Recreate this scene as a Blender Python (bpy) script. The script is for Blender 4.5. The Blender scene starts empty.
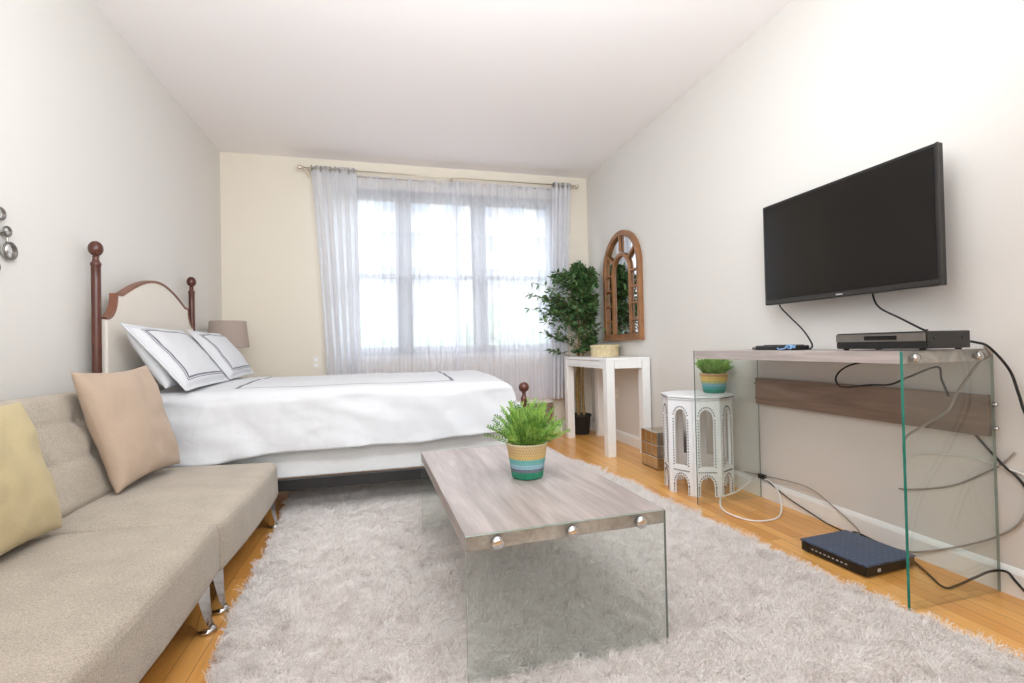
import bpy, bmesh, math, random
from mathutils import Vector, Matrix, noise
from mathutils.bvhtree import BVHTree

random.seed(7)
PI = math.pi
scene = bpy.context.scene
COL = scene.collection

# ------------------------------------------------------------------ camera
CAM_H = 0.85
yaw, pitch, roll, FPX = 0.2564, 0.0121, -0.0218, 475.0
F = Vector((math.sin(yaw)*math.cos(pitch), math.cos(yaw)*math.cos(pitch), math.sin(pitch)))
R0 = Vector((math.cos(yaw), -math.sin(yaw), 0))
U0 = R0.cross(F)
R = R0*math.cos(roll) + U0*math.sin(roll)
U = -R0*math.sin(roll) + U0*math.cos(roll)
cd = bpy.data.cameras.new('camera')
cd.sensor_width = 36.0
cd.lens = FPX/1024*36.0
cd.clip_start = 0.05
cam = bpy.data.objects.new('camera', cd)
cam.matrix_world = Matrix(((R.x, U.x, -F.x, 0), (R.y, U.y, -F.y, 0), (R.z, U.z, -F.z, CAM_H), (0, 0, 0, 1)))
COL.objects.link(cam)
scene.camera = cam

# ------------------------------------------------------------------ world, lights, exposure
W = bpy.data.worlds.new('sky')
scene.world = W
W.use_nodes = True
bg = W.node_tree.nodes['Background']
bg.inputs[0].default_value = (0.86, 0.94, 1.0, 1)
bg.inputs[1].default_value = 4.0

def area(name, loc, rot, sx, sy, power, color=(1, 1, 1)):
    l = bpy.data.lights.new(name, 'AREA')
    l.shape = 'RECTANGLE'
    l.size = sx
    l.size_y = sy
    l.energy = power
    l.color = color
    o = bpy.data.objects.new(name, l)
    o.location = loc
    o.rotation_euler = rot
    COL.objects.link(o)
    return o

rear = area('rear_fill_light', (0.2, -1.15, 1.45), (math.radians(93), 0, 0), 3.0, 2.0, 14, (0.87, 0.95, 1.0))  # added fill from behind the camera; the wall there has no window
rear.data.spread = math.radians(120)
area('overhead_fill_light', (0.3, 1.0, 2.44), (0, 0, 0), 1.4, 1.0, 9, (0.87, 0.95, 1.0))  # added downward fill below the ceiling, without any lamp fixture
area('ceiling_bounce_fill', (0.1, -0.45, 1.5), (math.radians(150), 0, 0), 2.0, 1.2, 17, (0.87, 0.95, 1.0))  # unseen fill added to brighten the ceiling, aimed up and forward
area('forward_fill_light', (0.3, 0.85, 1.75), (math.radians(112), 0, 0), 1.8, 0.6, 21, (0.87, 0.95, 1.0))  # added fill for the far walls and ceiling; no pendant hangs here
pt = area('window_portal', (0.52, 4.62, 1.56), (math.radians(-90), 0, 0), 2.1, 1.5, 1)
pt.data.cycles.is_portal = True

vs = scene.view_settings
vs.view_transform = 'Standard'
vs.look = 'None'
vs.gamma = 1.0
vs.use_curve_mapping = False
vs.exposure = 0.69
scene.cycles.use_denoising = True
scene.cycles.max_bounces = 12
scene.cycles.diffuse_bounces = 6
scene.cycles.glossy_bounces = 5
scene.cycles.transparent_max_bounces = 24
scene.cycles.caustics_reflective = False
scene.cycles.caustics_refractive = False
scene.cycles.sample_clamp_indirect = 6

# ------------------------------------------------------------------ materials
def s2l(c):
    return tuple((v/255/12.92 if v/255 <= 0.04045 else ((v/255+0.055)/1.055)**2.4) for v in c) + (1,)

class NT:
    """small helper around a node tree"""
    def __init__(self, name):
        self.m = bpy.data.materials.new(name)
        self.m.use_nodes = True
        self.t = self.m.node_tree
        self.p = self.t.nodes['Principled BSDF']
        self.out = self.t.nodes['Material Output']
    def n(self, kind, **kw):
        nd = self.t.nodes.new(kind)
        for k, v in kw.items():
            if k.startswith('i_'):
                nd.inputs[k[2:].replace('_', ' ')].default_value = v
            else:
                setattr(nd, k, v)
        return nd
    def l(self, a, b):
        self.t.links.new(a, b)
    def math(self, op, a, b=None):
        nd = self.t.nodes.new('ShaderNodeMath')
        nd.operation = op
        for i, v in enumerate((a, b)):
            if v is None:
                continue
            if isinstance(v, (int, float)):
                nd.inputs[i].default_value = v
            else:
                self.l(v, nd.inputs[i])
        return nd.outputs[0]
    def ramp(self, fac, stops, interp='LINEAR'):
        nd = self.t.nodes.new('ShaderNodeValToRGB')
        nd.color_ramp.interpolation = interp
        e = nd.color_ramp.elements
        while len(e) < len(stops):
            e.new(0.5)
        for el, (pos, c) in zip(e, stops):
            el.position = pos
            el.color = c
        self.l(fac, nd.inputs[0])
        return nd.outputs[0]
    def mix(self, fac, a, b, mode='MIX'):
        nd = self.t.nodes.new('ShaderNodeMix')
        nd.data_type = 'RGBA'
        nd.blend_type = mode
        for sock, v in ((nd.inputs[0], fac), (nd.inputs[6], a), (nd.inputs[7], b)):
            if isinstance(v, (int, float, tuple)):
                sock.default_value = v
            else:
                self.l(v, sock)
        return nd.outputs[2]
    def obj(self, scale=(1, 1, 1), rot=(0, 0, 0)):
        tc = self.n('ShaderNodeTexCoord')
        mp = self.n('ShaderNodeMapping')
        mp.inputs['Scale'].default_value = scale
        mp.inputs['Rotation'].default_value = rot
        self.l(tc.outputs['Object'], mp.inputs[0])
        return mp.outputs[0]
    def bump(self, height, strength=0.3, dist=0.01):
        b = self.n('ShaderNodeBump')
        b.inputs['Strength'].default_value = strength
        b.inputs['Distance'].default_value = dist
        self.l(height, b.inputs['Height'])
        self.l(b.outputs[0], self.p.inputs['Normal'])

def simple(name, rgb, rough=0.6, metal=0.0, noise_amt=0.06, scale=30, bump=0.0, spec=0.5, sheen=0.0):
    k = NT(name)
    c = s2l(rgb)
    nz = k.n('ShaderNodeTexNoise')
    nz.inputs['Scale'].default_value = scale
    nz.inputs['Detail'].default_value = 4
    k.l(k.obj(), nz.inputs['Vector'])
    d = tuple(min(1, max(0, v*(1-noise_amt))) for v in c[:3]) + (1,)
    b = tuple(min(1, v*(1+noise_amt)) for v in c[:3]) + (1,)
    k.l(k.ramp(nz.outputs['Fac'], [(0.3, d), (0.7, b)]), k.p.inputs['Base Color'])
    k.p.inputs['Roughness'].default_value = rough
    k.p.inputs['Metallic'].default_value = metal
    k.p.inputs['Specular IOR Level'].default_value = spec
    if sheen:
        k.p.inputs['Sheen Weight'].default_value = sheen
    if bump:
        k.bump(nz.outputs['Fac'], bump, 0.004)
    return k.m

def fabric(name, rgb, amt=0.12, weave=900, bump=0.25, wr=None):
    k = NT(name)
    c = s2l(rgb)
    v = k.obj()
    n1 = k.n('ShaderNodeTexNoise'); n1.inputs['Scale'].default_value = weave; n1.inputs['Detail'].default_value = 2
    n2 = k.n('ShaderNodeTexNoise'); n2.inputs['Scale'].default_value = 9; n2.inputs['Detail'].default_value = 5
    k.l(v, n1.inputs['Vector']); k.l(v, n2.inputs['Vector'])
    s = k.math('ADD', k.math('MULTIPLY', n1.outputs['Fac'], 0.75), k.math('MULTIPLY', n2.outputs['Fac'], 0.25))
    d = tuple(x*(1-amt) for x in c[:3]) + (1,)
    b = tuple(min(1, x*(1+amt)) for x in c[:3]) + (1,)
    k.l(k.ramp(s, [(0.35, d), (0.65, b)]), k.p.inputs['Base Color'])
    k.p.inputs['Roughness'].default_value = 0.95
    k.p.inputs['Specular IOR Level'].default_value = 0.15
    k.p.inputs['Sheen Weight'].default_value = 0.15
    k.bump(s, bump, 0.002)
    return k.m

def paint(name, rgb, rough=0.7):
    k = NT(name)
    c = s2l(rgb)
    n1 = k.n('ShaderNodeTexNoise'); n1.inputs['Scale'].default_value = 220; n1.inputs['Detail'].default_value = 3
    k.l(k.obj(), n1.inputs['Vector'])
    d = tuple(x*0.985 for x in c[:3]) + (1,)
    k.l(k.mix(n1.outputs['Fac'], c, d), k.p.inputs['Base Color'])
    k.p.inputs['Roughness'].default_value = rough
    k.p.inputs['Specular IOR Level'].default_value = 0.25
    k.bump(n1.outputs['Fac'], 0.05, 0.001)
    return k.m

def wood_floor():
    k = NT('oak_strip_floor')
    v = k.obj(rot=(0, 0, PI/2))
    br = k.n('ShaderNodeTexBrick')
    br.offset = 0.37
    br.inputs['Scale'].default_value = 1.0
    br.inputs['Brick Width'].default_value = 0.85
    br.inputs['Row Height'].default_value = 0.058
    br.inputs['Mortar Size'].default_value = 0.0009
    br.inputs['Mortar Smooth'].default_value = 0.3
    br.inputs['Bias'].default_value = 0.0
    br.inputs['Color1'].default_value = s2l((246, 187, 106))
    br.inputs['Color2'].default_value = s2l((222, 154, 76))
    br.inputs['Mortar'].default_value = s2l((120, 74, 34))
    k.l(v, br.inputs['Vector'])
    v2 = k.obj(scale=(42, 1.6, 1))
    nz = k.n('ShaderNodeTexNoise'); nz.inputs['Scale'].default_value = 2.0; nz.inputs['Detail'].default_value = 6; nz.inputs['Distortion'].default_value = 0.6
    k.l(v2, nz.inputs['Vector'])
    g = k.ramp(nz.outputs['Fac'], [(0.3, (0.80, 0.74, 0.66, 1)), (0.65, (1, 1, 1, 1))])
    col = k.mix(0.55, br.outputs['Color'], g, 'MULTIPLY')
    k.l(col, k.p.inputs['Base Color'])
    k.p.inputs['Roughness'].default_value = 0.3
    k.p.inputs['Coat Weight'].default_value = 0.25
    k.p.inputs['Coat Roughness'].default_value = 0.15
    k.bump(br.outputs['Fac'], 0.15, -0.001)
    return k.m

def grey_wood(name, light, dark, axis='y', rough=0.4):
    k = NT(name)
    sc = {'y': (9, 0.8, 9), 'x': (0.8, 9, 9)}[axis]
    v = k.obj(scale=sc)
    n1 = k.n('ShaderNodeTexNoise'); n1.inputs['Scale'].default_value = 1.6; n1.inputs['Detail'].default_value = 7; n1.inputs['Distortion'].default_value = 1.2
    k.l(v, n1.inputs['Vector'])
    n2 = k.n('ShaderNodeTexNoise'); n2.inputs['Scale'].default_value = 9; n2.inputs['Detail'].default_value = 3
    k.l(v, n2.inputs['Vector'])
    s = k.math('ADD', k.math('MULTIPLY', n1.outputs['Fac'], 0.75), k.math('MULTIPLY', n2.outputs['Fac'], 0.25))
    k.l(k.ramp(s, [(0.33, s2l(dark)), (0.5, tuple((a+b)/2 for a, b in zip(s2l(light), s2l(dark)))), (0.62, s2l(light))]), k.p.inputs['Base Color'])
    k.p.inputs['Roughness'].default_value = rough
    k.bump(n2.outputs['Fac'], 0.08, 0.001)
    return k.m

def glass_sheet(name, tint, refl=1.0):
    k = NT(name)
    t = k.t
    t.nodes.remove(k.p)
    tr = k.n('ShaderNodeBsdfTransparent'); tr.inputs[0].default_value = tint
    gl = k.n('ShaderNodeBsdfGlossy'); gl.inputs['Roughness'].default_value = 0.0
    lw = k.n('ShaderNodeLayerWeight'); lw.inputs['Blend'].default_value = 0.5
    mx = k.n('ShaderNodeMixShader')
    sch = k.math('ADD', k.math('MULTIPLY', k.math('POWER', lw.outputs['Facing'], 5.0), 0.9), 0.04)
    k.l(k.math('MULTIPLY', sch, refl), mx.inputs[0])
    k.l(tr.outputs[0], mx.inputs[1]); k.l(gl.outputs[0], mx.inputs[2])
    k.l(mx.outputs[0], k.out.inputs[0])
    return k.m

def cloth_sheer(name, rgb, see):
    k = NT(name)
    t = k.t
    t.nodes.remove(k.p)
    nz = k.n('ShaderNodeTexNoise'); nz.inputs['Scale'].default_value = 400
    k.l(k.obj(scale=(1, 1, 0.05)), nz.inputs['Vector'])
    tr = k.n('ShaderNodeBsdfTransparent')
    df = k.n('ShaderNodeBsdfDiffuse'); df.inputs[0].default_value = s2l(rgb)
    tl = k.n('ShaderNodeBsdfTranslucent'); tl.inputs[0].default_value = s2l(rgb)
    m1 = k.n('ShaderNodeMixShader'); m1.inputs[0].default_value = 0.5
    k.l(df.outputs[0], m1.inputs[1]); k.l(tl.outputs[0], m1.inputs[2])
    m2 = k.n('ShaderNodeMixShader')
    f = k.math('ADD', k.math('MULTIPLY', nz.outputs['Fac'], 0.12), 1-see-0.06)
    k.l(f, m2.inputs[0])
    k.l(tr.outputs[0], m2.inputs[1]); k.l(m1.outputs[0], m2.inputs[2])
    k.l(m2.outputs[0], k.out.inputs[0])
    return k.m

def bordered_linen(name, lines, rgb=(210, 210, 213), line=(118, 118, 126)):
    """white linen with an embroidered border; lines = [(lo, hi)] in max(|u|,|v|) of the UV map, v scaled"""
    k = NT(name)
    uv = k.n('ShaderNodeUVMap'); uv.uv_map = 'UVMap'
    sp = k.n('ShaderNodeSeparateXYZ')
    k.l(uv.outputs[0], sp.inputs[0])
    au = k.math('ABSOLUTE', sp.outputs[0])
    av = k.math('ABSOLUTE', sp.outputs[1])
    d = k.math('MAXIMUM', au, av)
    fac = None
    for lo, hi in lines:
        b = k.math('MULTIPLY', k.math('GREATER_THAN', d, lo), k.math('LESS_THAN', d, hi))
        fac = b if fac is None else k.math('ADD', fac, b)
    k.l(k.mix(fac, s2l(rgb), s2l(line)), k.p.inputs['Base Color'])
    k.p.inputs['Roughness'].default_value = 0.9
    k.p.inputs['Specular IOR Level'].default_value = 0.1
    k.p.inputs['Sheen Weight'].default_value = 0.1
    nz = k.n('ShaderNodeTexNoise'); nz.inputs['Scale'].default_value = 6; nz.inputs['Detail'].default_value = 6; nz.inputs['Distortion'].default_value = 0.5
    k.l(k.obj(), nz.inputs['Vector'])
    k.bump(nz.outputs['Fac'], 0.25, 0.03)
    return k.m

def pot_bands(name, z0, h, stops):
    k = NT(name)
    v = k.obj()
    sp = k.n('ShaderNodeSeparateXYZ'); k.l(v, sp.inputs[0])
    f = k.math('DIVIDE', k.math('SUBTRACT', sp.outputs[2], z0), h)
    at = k.math('ARCTAN2', sp.outputs[1], sp.outputs[0])
    weave = k.math('MULTIPLY', k.math('SINE', k.math('MULTIPLY', at, 46.0)), k.math('SINE', k.math('MULTIPLY', f, 40.0)))
    col = k.ramp(f, [(p, s2l(c)) for p, c in stops], 'CONSTANT')
    dark = k.ramp(weave, [(0.0, (0.95, 0.95, 0.95, 1)), (0.45, (1, 1, 1, 1)), (0.62, (0.55, 0.5, 0.45, 1))])
    k.l(k.mix(0.7, col, dark, 'MULTIPLY'), k.p.inputs['Base Color'])
    k.p.inputs['Roughness'].default_value = 0.7
    k.bump(weave, 0.4, 0.003)
    return k.m

def leaf_mat(name, a, b):
    k = NT(name)
    nz = k.n('ShaderNodeTexNoise'); nz.inputs['Scale'].default_value = 25; nz.inputs['Detail'].default_value = 2
    k.l(k.obj(), nz.inputs['Vector'])
    k.l(k.ramp(nz.outputs['Fac'], [(0.35, s2l(a)), (0.65, s2l(b))]), k.p.inputs['Base Color'])
    k.p.inputs['Roughness'].default_value = 0.45
    k.p.inputs['Subsurface Weight'].default_value = 0.0
    return k.m

def rug_mat():
    k = NT('shag_wool')
    nz = k.n('ShaderNodeTexNoise'); nz.inputs['Scale'].default_value = 14; nz.inputs['Detail'].default_value = 4
    k.l(k.obj(), nz.inputs['Vector'])
    hi = k.n('ShaderNodeHairInfo')
    f = k.math('ADD', k.math('MULTIPLY', nz.outputs['Fac'], 0.35), k.math('MULTIPLY', hi.outputs['Random'], 0.6))
    k.l(k.ramp(f, [(0.1, s2l((212, 201, 194))), (0.42, s2l((247, 240, 236))), (0.8, s2l((252, 250, 248)))]), k.p.inputs['Base Color'])
    k.p.inputs['Roughness'].default_value = 0.9
    k.p.inputs['Specular IOR Level'].default_value = 0.1
    return k.m

M = {}
M['wall'] = paint('wall_paint', (222, 218, 213))
M['wall_cream'] = paint('cream_wall_paint', (230, 221, 206))
M['ceiling'] = paint('ceiling_paint', (244, 239, 238))
M['trim'] = simple('white_trim_paint', (240, 240, 238), 0.4, noise_amt=0.01)
M['floor'] = wood_floor()
M['rug'] = rug_mat()
M['sofa'] = fabric('greige_sofa_linen', (174, 163, 149), 0.24, 330)
M['sofa_seam'] = fabric('sofa_seam_thread', (150, 138, 120))
M['pink'] = fabric('blush_linen', (180, 158, 139), 0.10, 600)
M['yellow'] = fabric('straw_linen', (190, 173, 134), 0.12, 600)
M['chrome'] = simple('chrome', (205, 205, 205), 0.08, 1.0, 0.02)
M['steel'] = simple('brushed_metal', (190, 184, 172), 0.3, 1.0, 0.05)
M['mahogany'] = simple('mahogany_wood', (88, 48, 38), 0.3, noise_amt=0.25, scale=14)
M['trimwood'] = simple('headboard_trim_wood', (128, 84, 66), 0.4, noise_amt=0.2, scale=14)
M['upholstery'] = fabric('headboard_linen', (222, 213, 202), 0.05)
M['linen'] = bordered_linen('white_linen', [(2.0, 3.0)])
M['sham'] = bordered_linen('white_sham_linen', [(0.70, 0.745), (0.765, 0.785)])
M['duvet'] = bordered_linen('white_duvet_linen', [(0.70, 0.725)])
M['boxspring'] = simple('white_box_spring_cloth', (240, 240, 240), 0.9, noise_amt=0.02)
M['black_metal'] = simple('dark_bed_metal', (36, 34, 34), 0.5)
M['shade'] = fabric('taupe_lamp_shade', (172, 156, 146), 0.08)
M['lamp_base'] = simple('lamp_ceramic', (220, 214, 204), 0.3)
M['table_white'] = simple('white_lacquer', (245, 245, 244), 0.3, noise_amt=0.01)
M['curtain'] = cloth_sheer('white_curtain_cloth', (238, 238, 242), 0.015)
M['sheer'] = cloth_sheer('white_sheer_voile', (238, 238, 245), 0.22)
M['frame'] = simple('dark_window_frame', (44, 42, 46), 0.5)
M['glass'] = glass_sheet('window_glass', (0.97, 0.98, 0.98, 1), 1.0)
M['tableglass'] = glass_sheet('clear_table_glass', (0.955, 0.98, 0.968, 1), 1.2)
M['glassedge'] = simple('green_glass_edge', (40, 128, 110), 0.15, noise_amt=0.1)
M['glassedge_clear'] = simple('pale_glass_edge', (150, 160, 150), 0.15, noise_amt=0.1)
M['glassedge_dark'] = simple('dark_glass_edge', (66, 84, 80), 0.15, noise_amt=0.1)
M['tvtrim'] = simple('dark_tv_trim', (58, 55, 52), 0.3, 0.3)
M['greywood'] = grey_wood('grey_oak_laminate', (190, 178, 174), (150, 138, 134))
M['greywood_dark'] = grey_wood('grey_oak_laminate_panel', (150, 126, 110), (114, 92, 78))
M['mirrorwood'] = simple('brown_mirror_wood', (150, 104, 66), 0.5, noise_amt=0.3, scale=10)
M['mirror'] = simple('mirror_silver', (235, 235, 235), 0.0, 1.0, 0.0)
M['mirrortile'] = simple('mirror_tile_silver', (205, 196, 184), 0.06, 1.0, 0.05, 8)
M['darkgap'] = simple('dark_box_core', (60, 50, 44), 0.6)
M['black'] = simple('black_plastic', (24, 23, 22), 0.35, noise_amt=0.05)
M['black_soft'] = simple('black_cable_rubber', (20, 19, 18), 0.5, noise_amt=0.05)
M['screen'] = simple('tv_screen', (20, 17, 15), 0.16, noise_amt=0.02, spec=0.4)
M['silverplastic'] = simple('grey_silver_plastic', (120, 114, 108), 0.3, 0.4)
M['greycable'] = simple('grey_cable_rubber', (150, 142, 134), 0.5)
M['whitecable'] = simple('white_cable_rubber', (236, 234, 230), 0.5)
M['navy'] = None
M['led'] = simple('pale_indicator', (190, 190, 196), 0.4)
M['blue'] = simple('pale_blue_wire', (130, 170, 214), 0.5)
M['stool'] = simple('white_stool_paint', (238, 238, 240), 0.45, noise_amt=0.02)
M['bead'] = simple('grey_bone_bead', (104, 96, 98), 0.4)
M['blackpot'] = simple('black_nursery_pot', (40, 40, 42), 0.6)
M['soil'] = simple('dark_soil', (62, 48, 38), 0.95, noise_amt=0.4, scale=120)
M['bark'] = simple('tan_stem_bark', (150, 124, 76), 0.8, noise_amt=0.3, scale=40)
M['ficus'] = leaf_mat('ficus_leaf', (52, 88, 44), (104, 138, 84))
M['fern'] = leaf_mat('fern_leaf', (72, 124, 40), (160, 196, 92))
M['fern2'] = leaf_mat('fern_leaf_dark', (104, 148, 60), (160, 192, 104))
M['basket'] = simple('cream_woven_straw', (220, 202, 162), 0.8, noise_amt=0.25, scale=90, bump=0.6)
M['convector'] = simple('convector_enamel', (226, 222, 220), 0.5)
M['louver'] = simple('brown_louver', (150, 124, 98), 0.5, noise_amt=0.2)
M['rodmetal'] = simple('brushed_nickel_rod', (214, 204, 188), 0.3, 0.9)
M['outlet'] = simple('ivory_outlet_plastic', (230, 222, 208), 0.4, noise_amt=0.01)
M['facade'] = simple('pale_facade', (176, 171, 166), 0.9, noise_amt=0.05, scale=0.5)
M['facade_glass'] = simple('facade_window', (128, 136, 148), 0.5)
M['street'] = simple('street_asphalt', (150, 148, 146), 0.9)
M['treeleaf'] = leaf_mat('street_tree_leaf', (92, 120, 80), (150, 172, 130))

def navy_mat():
    k = NT('navy_vented_plastic')
    v = k.obj()
    ch = k.n('ShaderNodeTexBrick')
    ch.inputs['Scale'].default_value = 1
    ch.inputs['Brick Width'].default_value = 0.03
    ch.inputs['Row Height'].default_value = 0.012
    ch.inputs['Mortar Size'].default_value = 0.0012
    ch.inputs['Color1'].default_value = s2l((66, 84, 112))
    ch.inputs['Color2'].default_value = s2l((72, 92, 122))
    ch.inputs['Mortar'].default_value = s2l((38, 50, 70))
    k.l(v, ch.inputs['Vector'])
    k.l(ch.outputs['Color'], k.p.inputs['Base Color'])
    k.p.inputs['Roughness'].default_value = 0.4
    return k.m
M['navy'] = navy_mat()
M['potA'] = pot_bands('woven_pot_teal', 0.0, 0.128, [(0.0, (54, 156, 122)), (0.2, (118, 126, 140)), (0.3, (150, 190, 206)), (0.42, (112, 180, 176)), (0.56, (214, 182, 118)), (0.70, (206, 178, 126)), (0.86, (206, 182, 138)), (0.96, (226, 212, 184))])
M['potB'] = pot_bands('woven_pot_blue', 0.0, 0.115, [(0.0, (60, 150, 128)), (0.18, (84, 168, 168)), (0.34, (130, 174, 192)), (0.50, (186, 186, 120)), (0.62, (224, 190, 110)), (0.84, (200, 150, 100)), (0.95, (216, 190, 150))])

# ------------------------------------------------------------------ mesh helpers
OFF = {}

class MB:
    def __init__(self):
        self.v, self.f, self.mi, self.uv = [], [], [], None
        self.smooth = []
    def add(self, vs_, fs, mi=0, smooth=False):
        b = len(self.v)
        self.v += [Vector(p) for p in vs_]
        for fc in fs:
            self.f.append(tuple(b+i for i in fc))
            self.mi.append(mi)
            self.smooth.append(smooth)
        return self
    def box(self, lo, hi, mi=0, bev=0.0, mat=None):
        x0, y0, z0 = lo
        x1, y1, z1 = hi
        if bev <= 0:
            vs_ = [(x0, y0, z0), (x1, y0, z0), (x1, y1, z0), (x0, y1, z0), (x0, y0, z1), (x1, y0, z1), (x1, y1, z1), (x0, y1, z1)]
            fs = [(0, 3, 2, 1), (4, 5, 6, 7), (0, 1, 5, 4), (1, 2, 6, 5), (2, 3, 7, 6), (3, 0, 4, 7)]
            if mat is not None:
                vs_ = [mat @ Vector(p) for p in vs_]
            return self.add(vs_, fs, mi)
        bm = bmesh.new()
        bmesh.ops.create_cube(bm, size=1)
        for v in bm.verts:
            v.co = Vector(((x0+x1)/2+v.co.x*(x1-x0), (y0+y1)/2+v.co.y*(y1-y0), (z0+z1)/2+v.co.z*(z1-z0)))
        bmesh.ops.bevel(bm, geom=list(bm.edges), offset=bev, segments=2, affect='EDGES', profile=0.6)
        return self.addbm(bm, mi, mat)
    def addbm(self, bm, mi=0, mat=None, smooth=False):
        bm.verts.index_update()
        vs_ = [(mat @ v.co) if mat is not None else v.co.copy() for v in bm.verts]
        self.add(vs_, [[v.index for v in fc.verts] for fc in bm.faces], mi, smooth)
        bm.free()
        return self
    def lathe(self, prof, c=(0, 0, 0), n=32, mi=0, axis=None, cap=True):
        """prof = [(r, h)] turned about +z through c, or about the given axis"""
        q = Vector((0, 0, 1)).rotation_difference(Vector(axis)) if axis is not None else None
        vs_, fs = [], []
        for r, h in prof:
            for i in range(n):
                a = 2*PI*i/n
                p = Vector((r*math.cos(a), r*math.sin(a), h))
                if q:
                    p = q @ p
                vs_.append(p+Vector(c))
        m = len(prof)
        for j in range(m-1):
            for i in range(n):
                k = (i+1) % n
                fs.append((j*n+i, j*n+k, (j+1)*n+k, (j+1)*n+i))
        if cap:
            fs.append(tuple(range(n-1, -1, -1)))
            fs.append(tuple((m-1)*n+i for i in range(n)))
        return self.add(vs_, fs, mi, True)
    def tube(self, pts, r, n=10, mi=0, cap=True):
        pts = [Vector(p) for p in pts]
        rs = r if isinstance(r, (list, tuple)) else [r]*len(pts)
        vs_, fs = [], []
        up = None
        for i, p in enumerate(pts):
            t = (pts[min(i+1, len(pts)-1)]-pts[max(i-1, 0)]).normalized()
            if up is None:
                up = t.orthogonal().normalized()
            else:
                up = (up-t*up.dot(t))
                up = up.normalized() if up.length > 1e-6 else t.orthogonal().normalized()
            s = t.cross(up)
            for k in range(n):
                a = 2*PI*k/n
                vs_.append(p+(up*math.cos(a)+s*math.sin(a))*rs[i])
        for j in range(len(pts)-1):
            for i in range(n):
                k = (i+1) % n
                fs.append((j*n+i, j*n+k, (j+1)*n+k, (j+1)*n+i))
        if cap:
            fs.append(tuple(range(n-1, -1, -1)))
            fs.append(tuple((len(pts)-1)*n+i for i in range(n)))
        return self.add(vs_, fs, mi, True)
    def ball(self, c, r, n=12, mi=0, sq=(1, 1, 1)):
        vs_, fs = [], []
        m = max(4, n//2)
        for j in range(m+1):
            th = PI*j/m
            for i in range(n):
                a = 2*PI*i/n
                rr = max(math.sin(th), 1e-4)
                vs_.append(Vector(c)+Vector((rr*math.cos(a)*r*sq[0], rr*math.sin(a)*r*sq[1], -math.cos(th)*r*sq[2])))
        for j in range(m):
            for i in range(n):
                k = (i+1) % n
                fs.append((j*n+i, j*n+k, (j+1)*n+k, (j+1)*n+i))
        return self.add(vs_, fs, mi, True)
    def grid(self, fn, nu, nv, mi=0, flip=False, closed_u=False):
        vs_ = [fn(i/nu, j/nv) for j in range(nv+1) for i in range(nu+1)]
        fs = []
        for j in range(nv):
            for i in range(nu):
                a, b, c, d = j*(nu+1)+i, j*(nu+1)+i+1, (j+1)*(nu+1)+i+1, (j+1)*(nu+1)+i
                fs.append((a, d, c, b) if flip else (a, b, c, d))
        return self.add(vs_, fs, mi, True)

def offset_of(o):
    return OFF.get(o.name, Vector((0, 0, 0))) if o is not None else Vector((0, 0, 0))

def build(name, mb, mats, parent=None, origin=None, auto=True):
    """one mesh object from world coordinates; origin defaults to the parent's origin"""
    me = bpy.data.meshes.new(name)
    if parent is not None:
        off = offset_of(parent)
    else:
        off = Vector(origin) if origin is not None else Vector((0, 0, 0))
    me.from_pydata([tuple(p-off) for p in mb.v], [], mb.f)
    mats = mats if isinstance(mats, (list, tuple)) else [mats]
    for m in mats:
        me.materials.append(M[m] if isinstance(m, str) else m)
    for p, i, s in zip(me.polygons, mb.mi, mb.smooth):
        p.material_index = i
        p.use_smooth = s
    if mb.uv is not None:
        ul = me.uv_layers.new(name='UVMap')
        for lp in me.loops:
            ul.data[lp.index].uv = mb.uv[lp.vertex_index]
    me.update()
    o = bpy.data.objects.new(name, me)
    COL.objects.link(o)
    OFF[o.name] = off
    if parent is not None:
        o.parent = parent
    else:
        o.location = off
    return o

def thing(name, label, cat, loc, group=None):
    o = bpy.data.objects.new(name, None)
    o.empty_display_size = 0.1
    COL.objects.link(o)
    o.location = loc
    OFF[o.name] = Vector(loc)
    o['label'] = label
    o['category'] = cat
    if group:
        o['group'] = group
    return o

def tag(o, label, cat, group=None):
    o['label'] = label
    o['category'] = cat
    if group:
        o['group'] = group
    return o

def structure(o):
    o['kind'] = 'structure'
    return o

def plate(mb, outlines, depth, mat, mi=0, bevel=0.0):
    """filled 2-D outlines (first outer, others holes) in local x,y, extruded along local z by depth (centred), placed by mat"""
    cu = bpy.data.curves.new('tmp', 'CURVE')
    cu.dimensions = '2D'
    cu.fill_mode = 'BOTH'
    cu.extrude = max(depth/2-bevel, 0.0)
    cu.bevel_depth = bevel
    cu.bevel_resolution = 1
    if bevel:
        cu.offset = -bevel
    for ol in outlines:
        sp = cu.splines.new('POLY')
        sp.points.add(len(ol)-1)
        for p, q in zip(sp.points, ol):
            p.co = (q[0], q[1], 0, 1)
        sp.use_cyclic_u = True
    ob = bpy.data.objects.new('tmp', cu)
    COL.objects.link(ob)
    dg = bpy.context.evaluated_depsgraph_get()
    dg.update()
    me = bpy.data.meshes.new_from_object(ob.evaluated_get(dg))
    mb.add([mat @ v.co for v in me.vertices], [tuple(p.vertices) for p in me.polygons], mi)
    bpy.data.objects.remove(ob)
    bpy.data.curves.remove(cu)
    bpy.data.meshes.remove(me)
    return mb

def frame_mat(o, ax, ay):
    ax, ay = Vector(ax).normalized(), Vector(ay).normalized()
    az = ax.cross(ay)
    return Matrix(((ax.x, ay.x, az.x, o[0]), (ax.y, ay.y, az.y, o[1]), (ax.z, ay.z, az.z, o[2]), (0, 0, 0, 1)))

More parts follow.
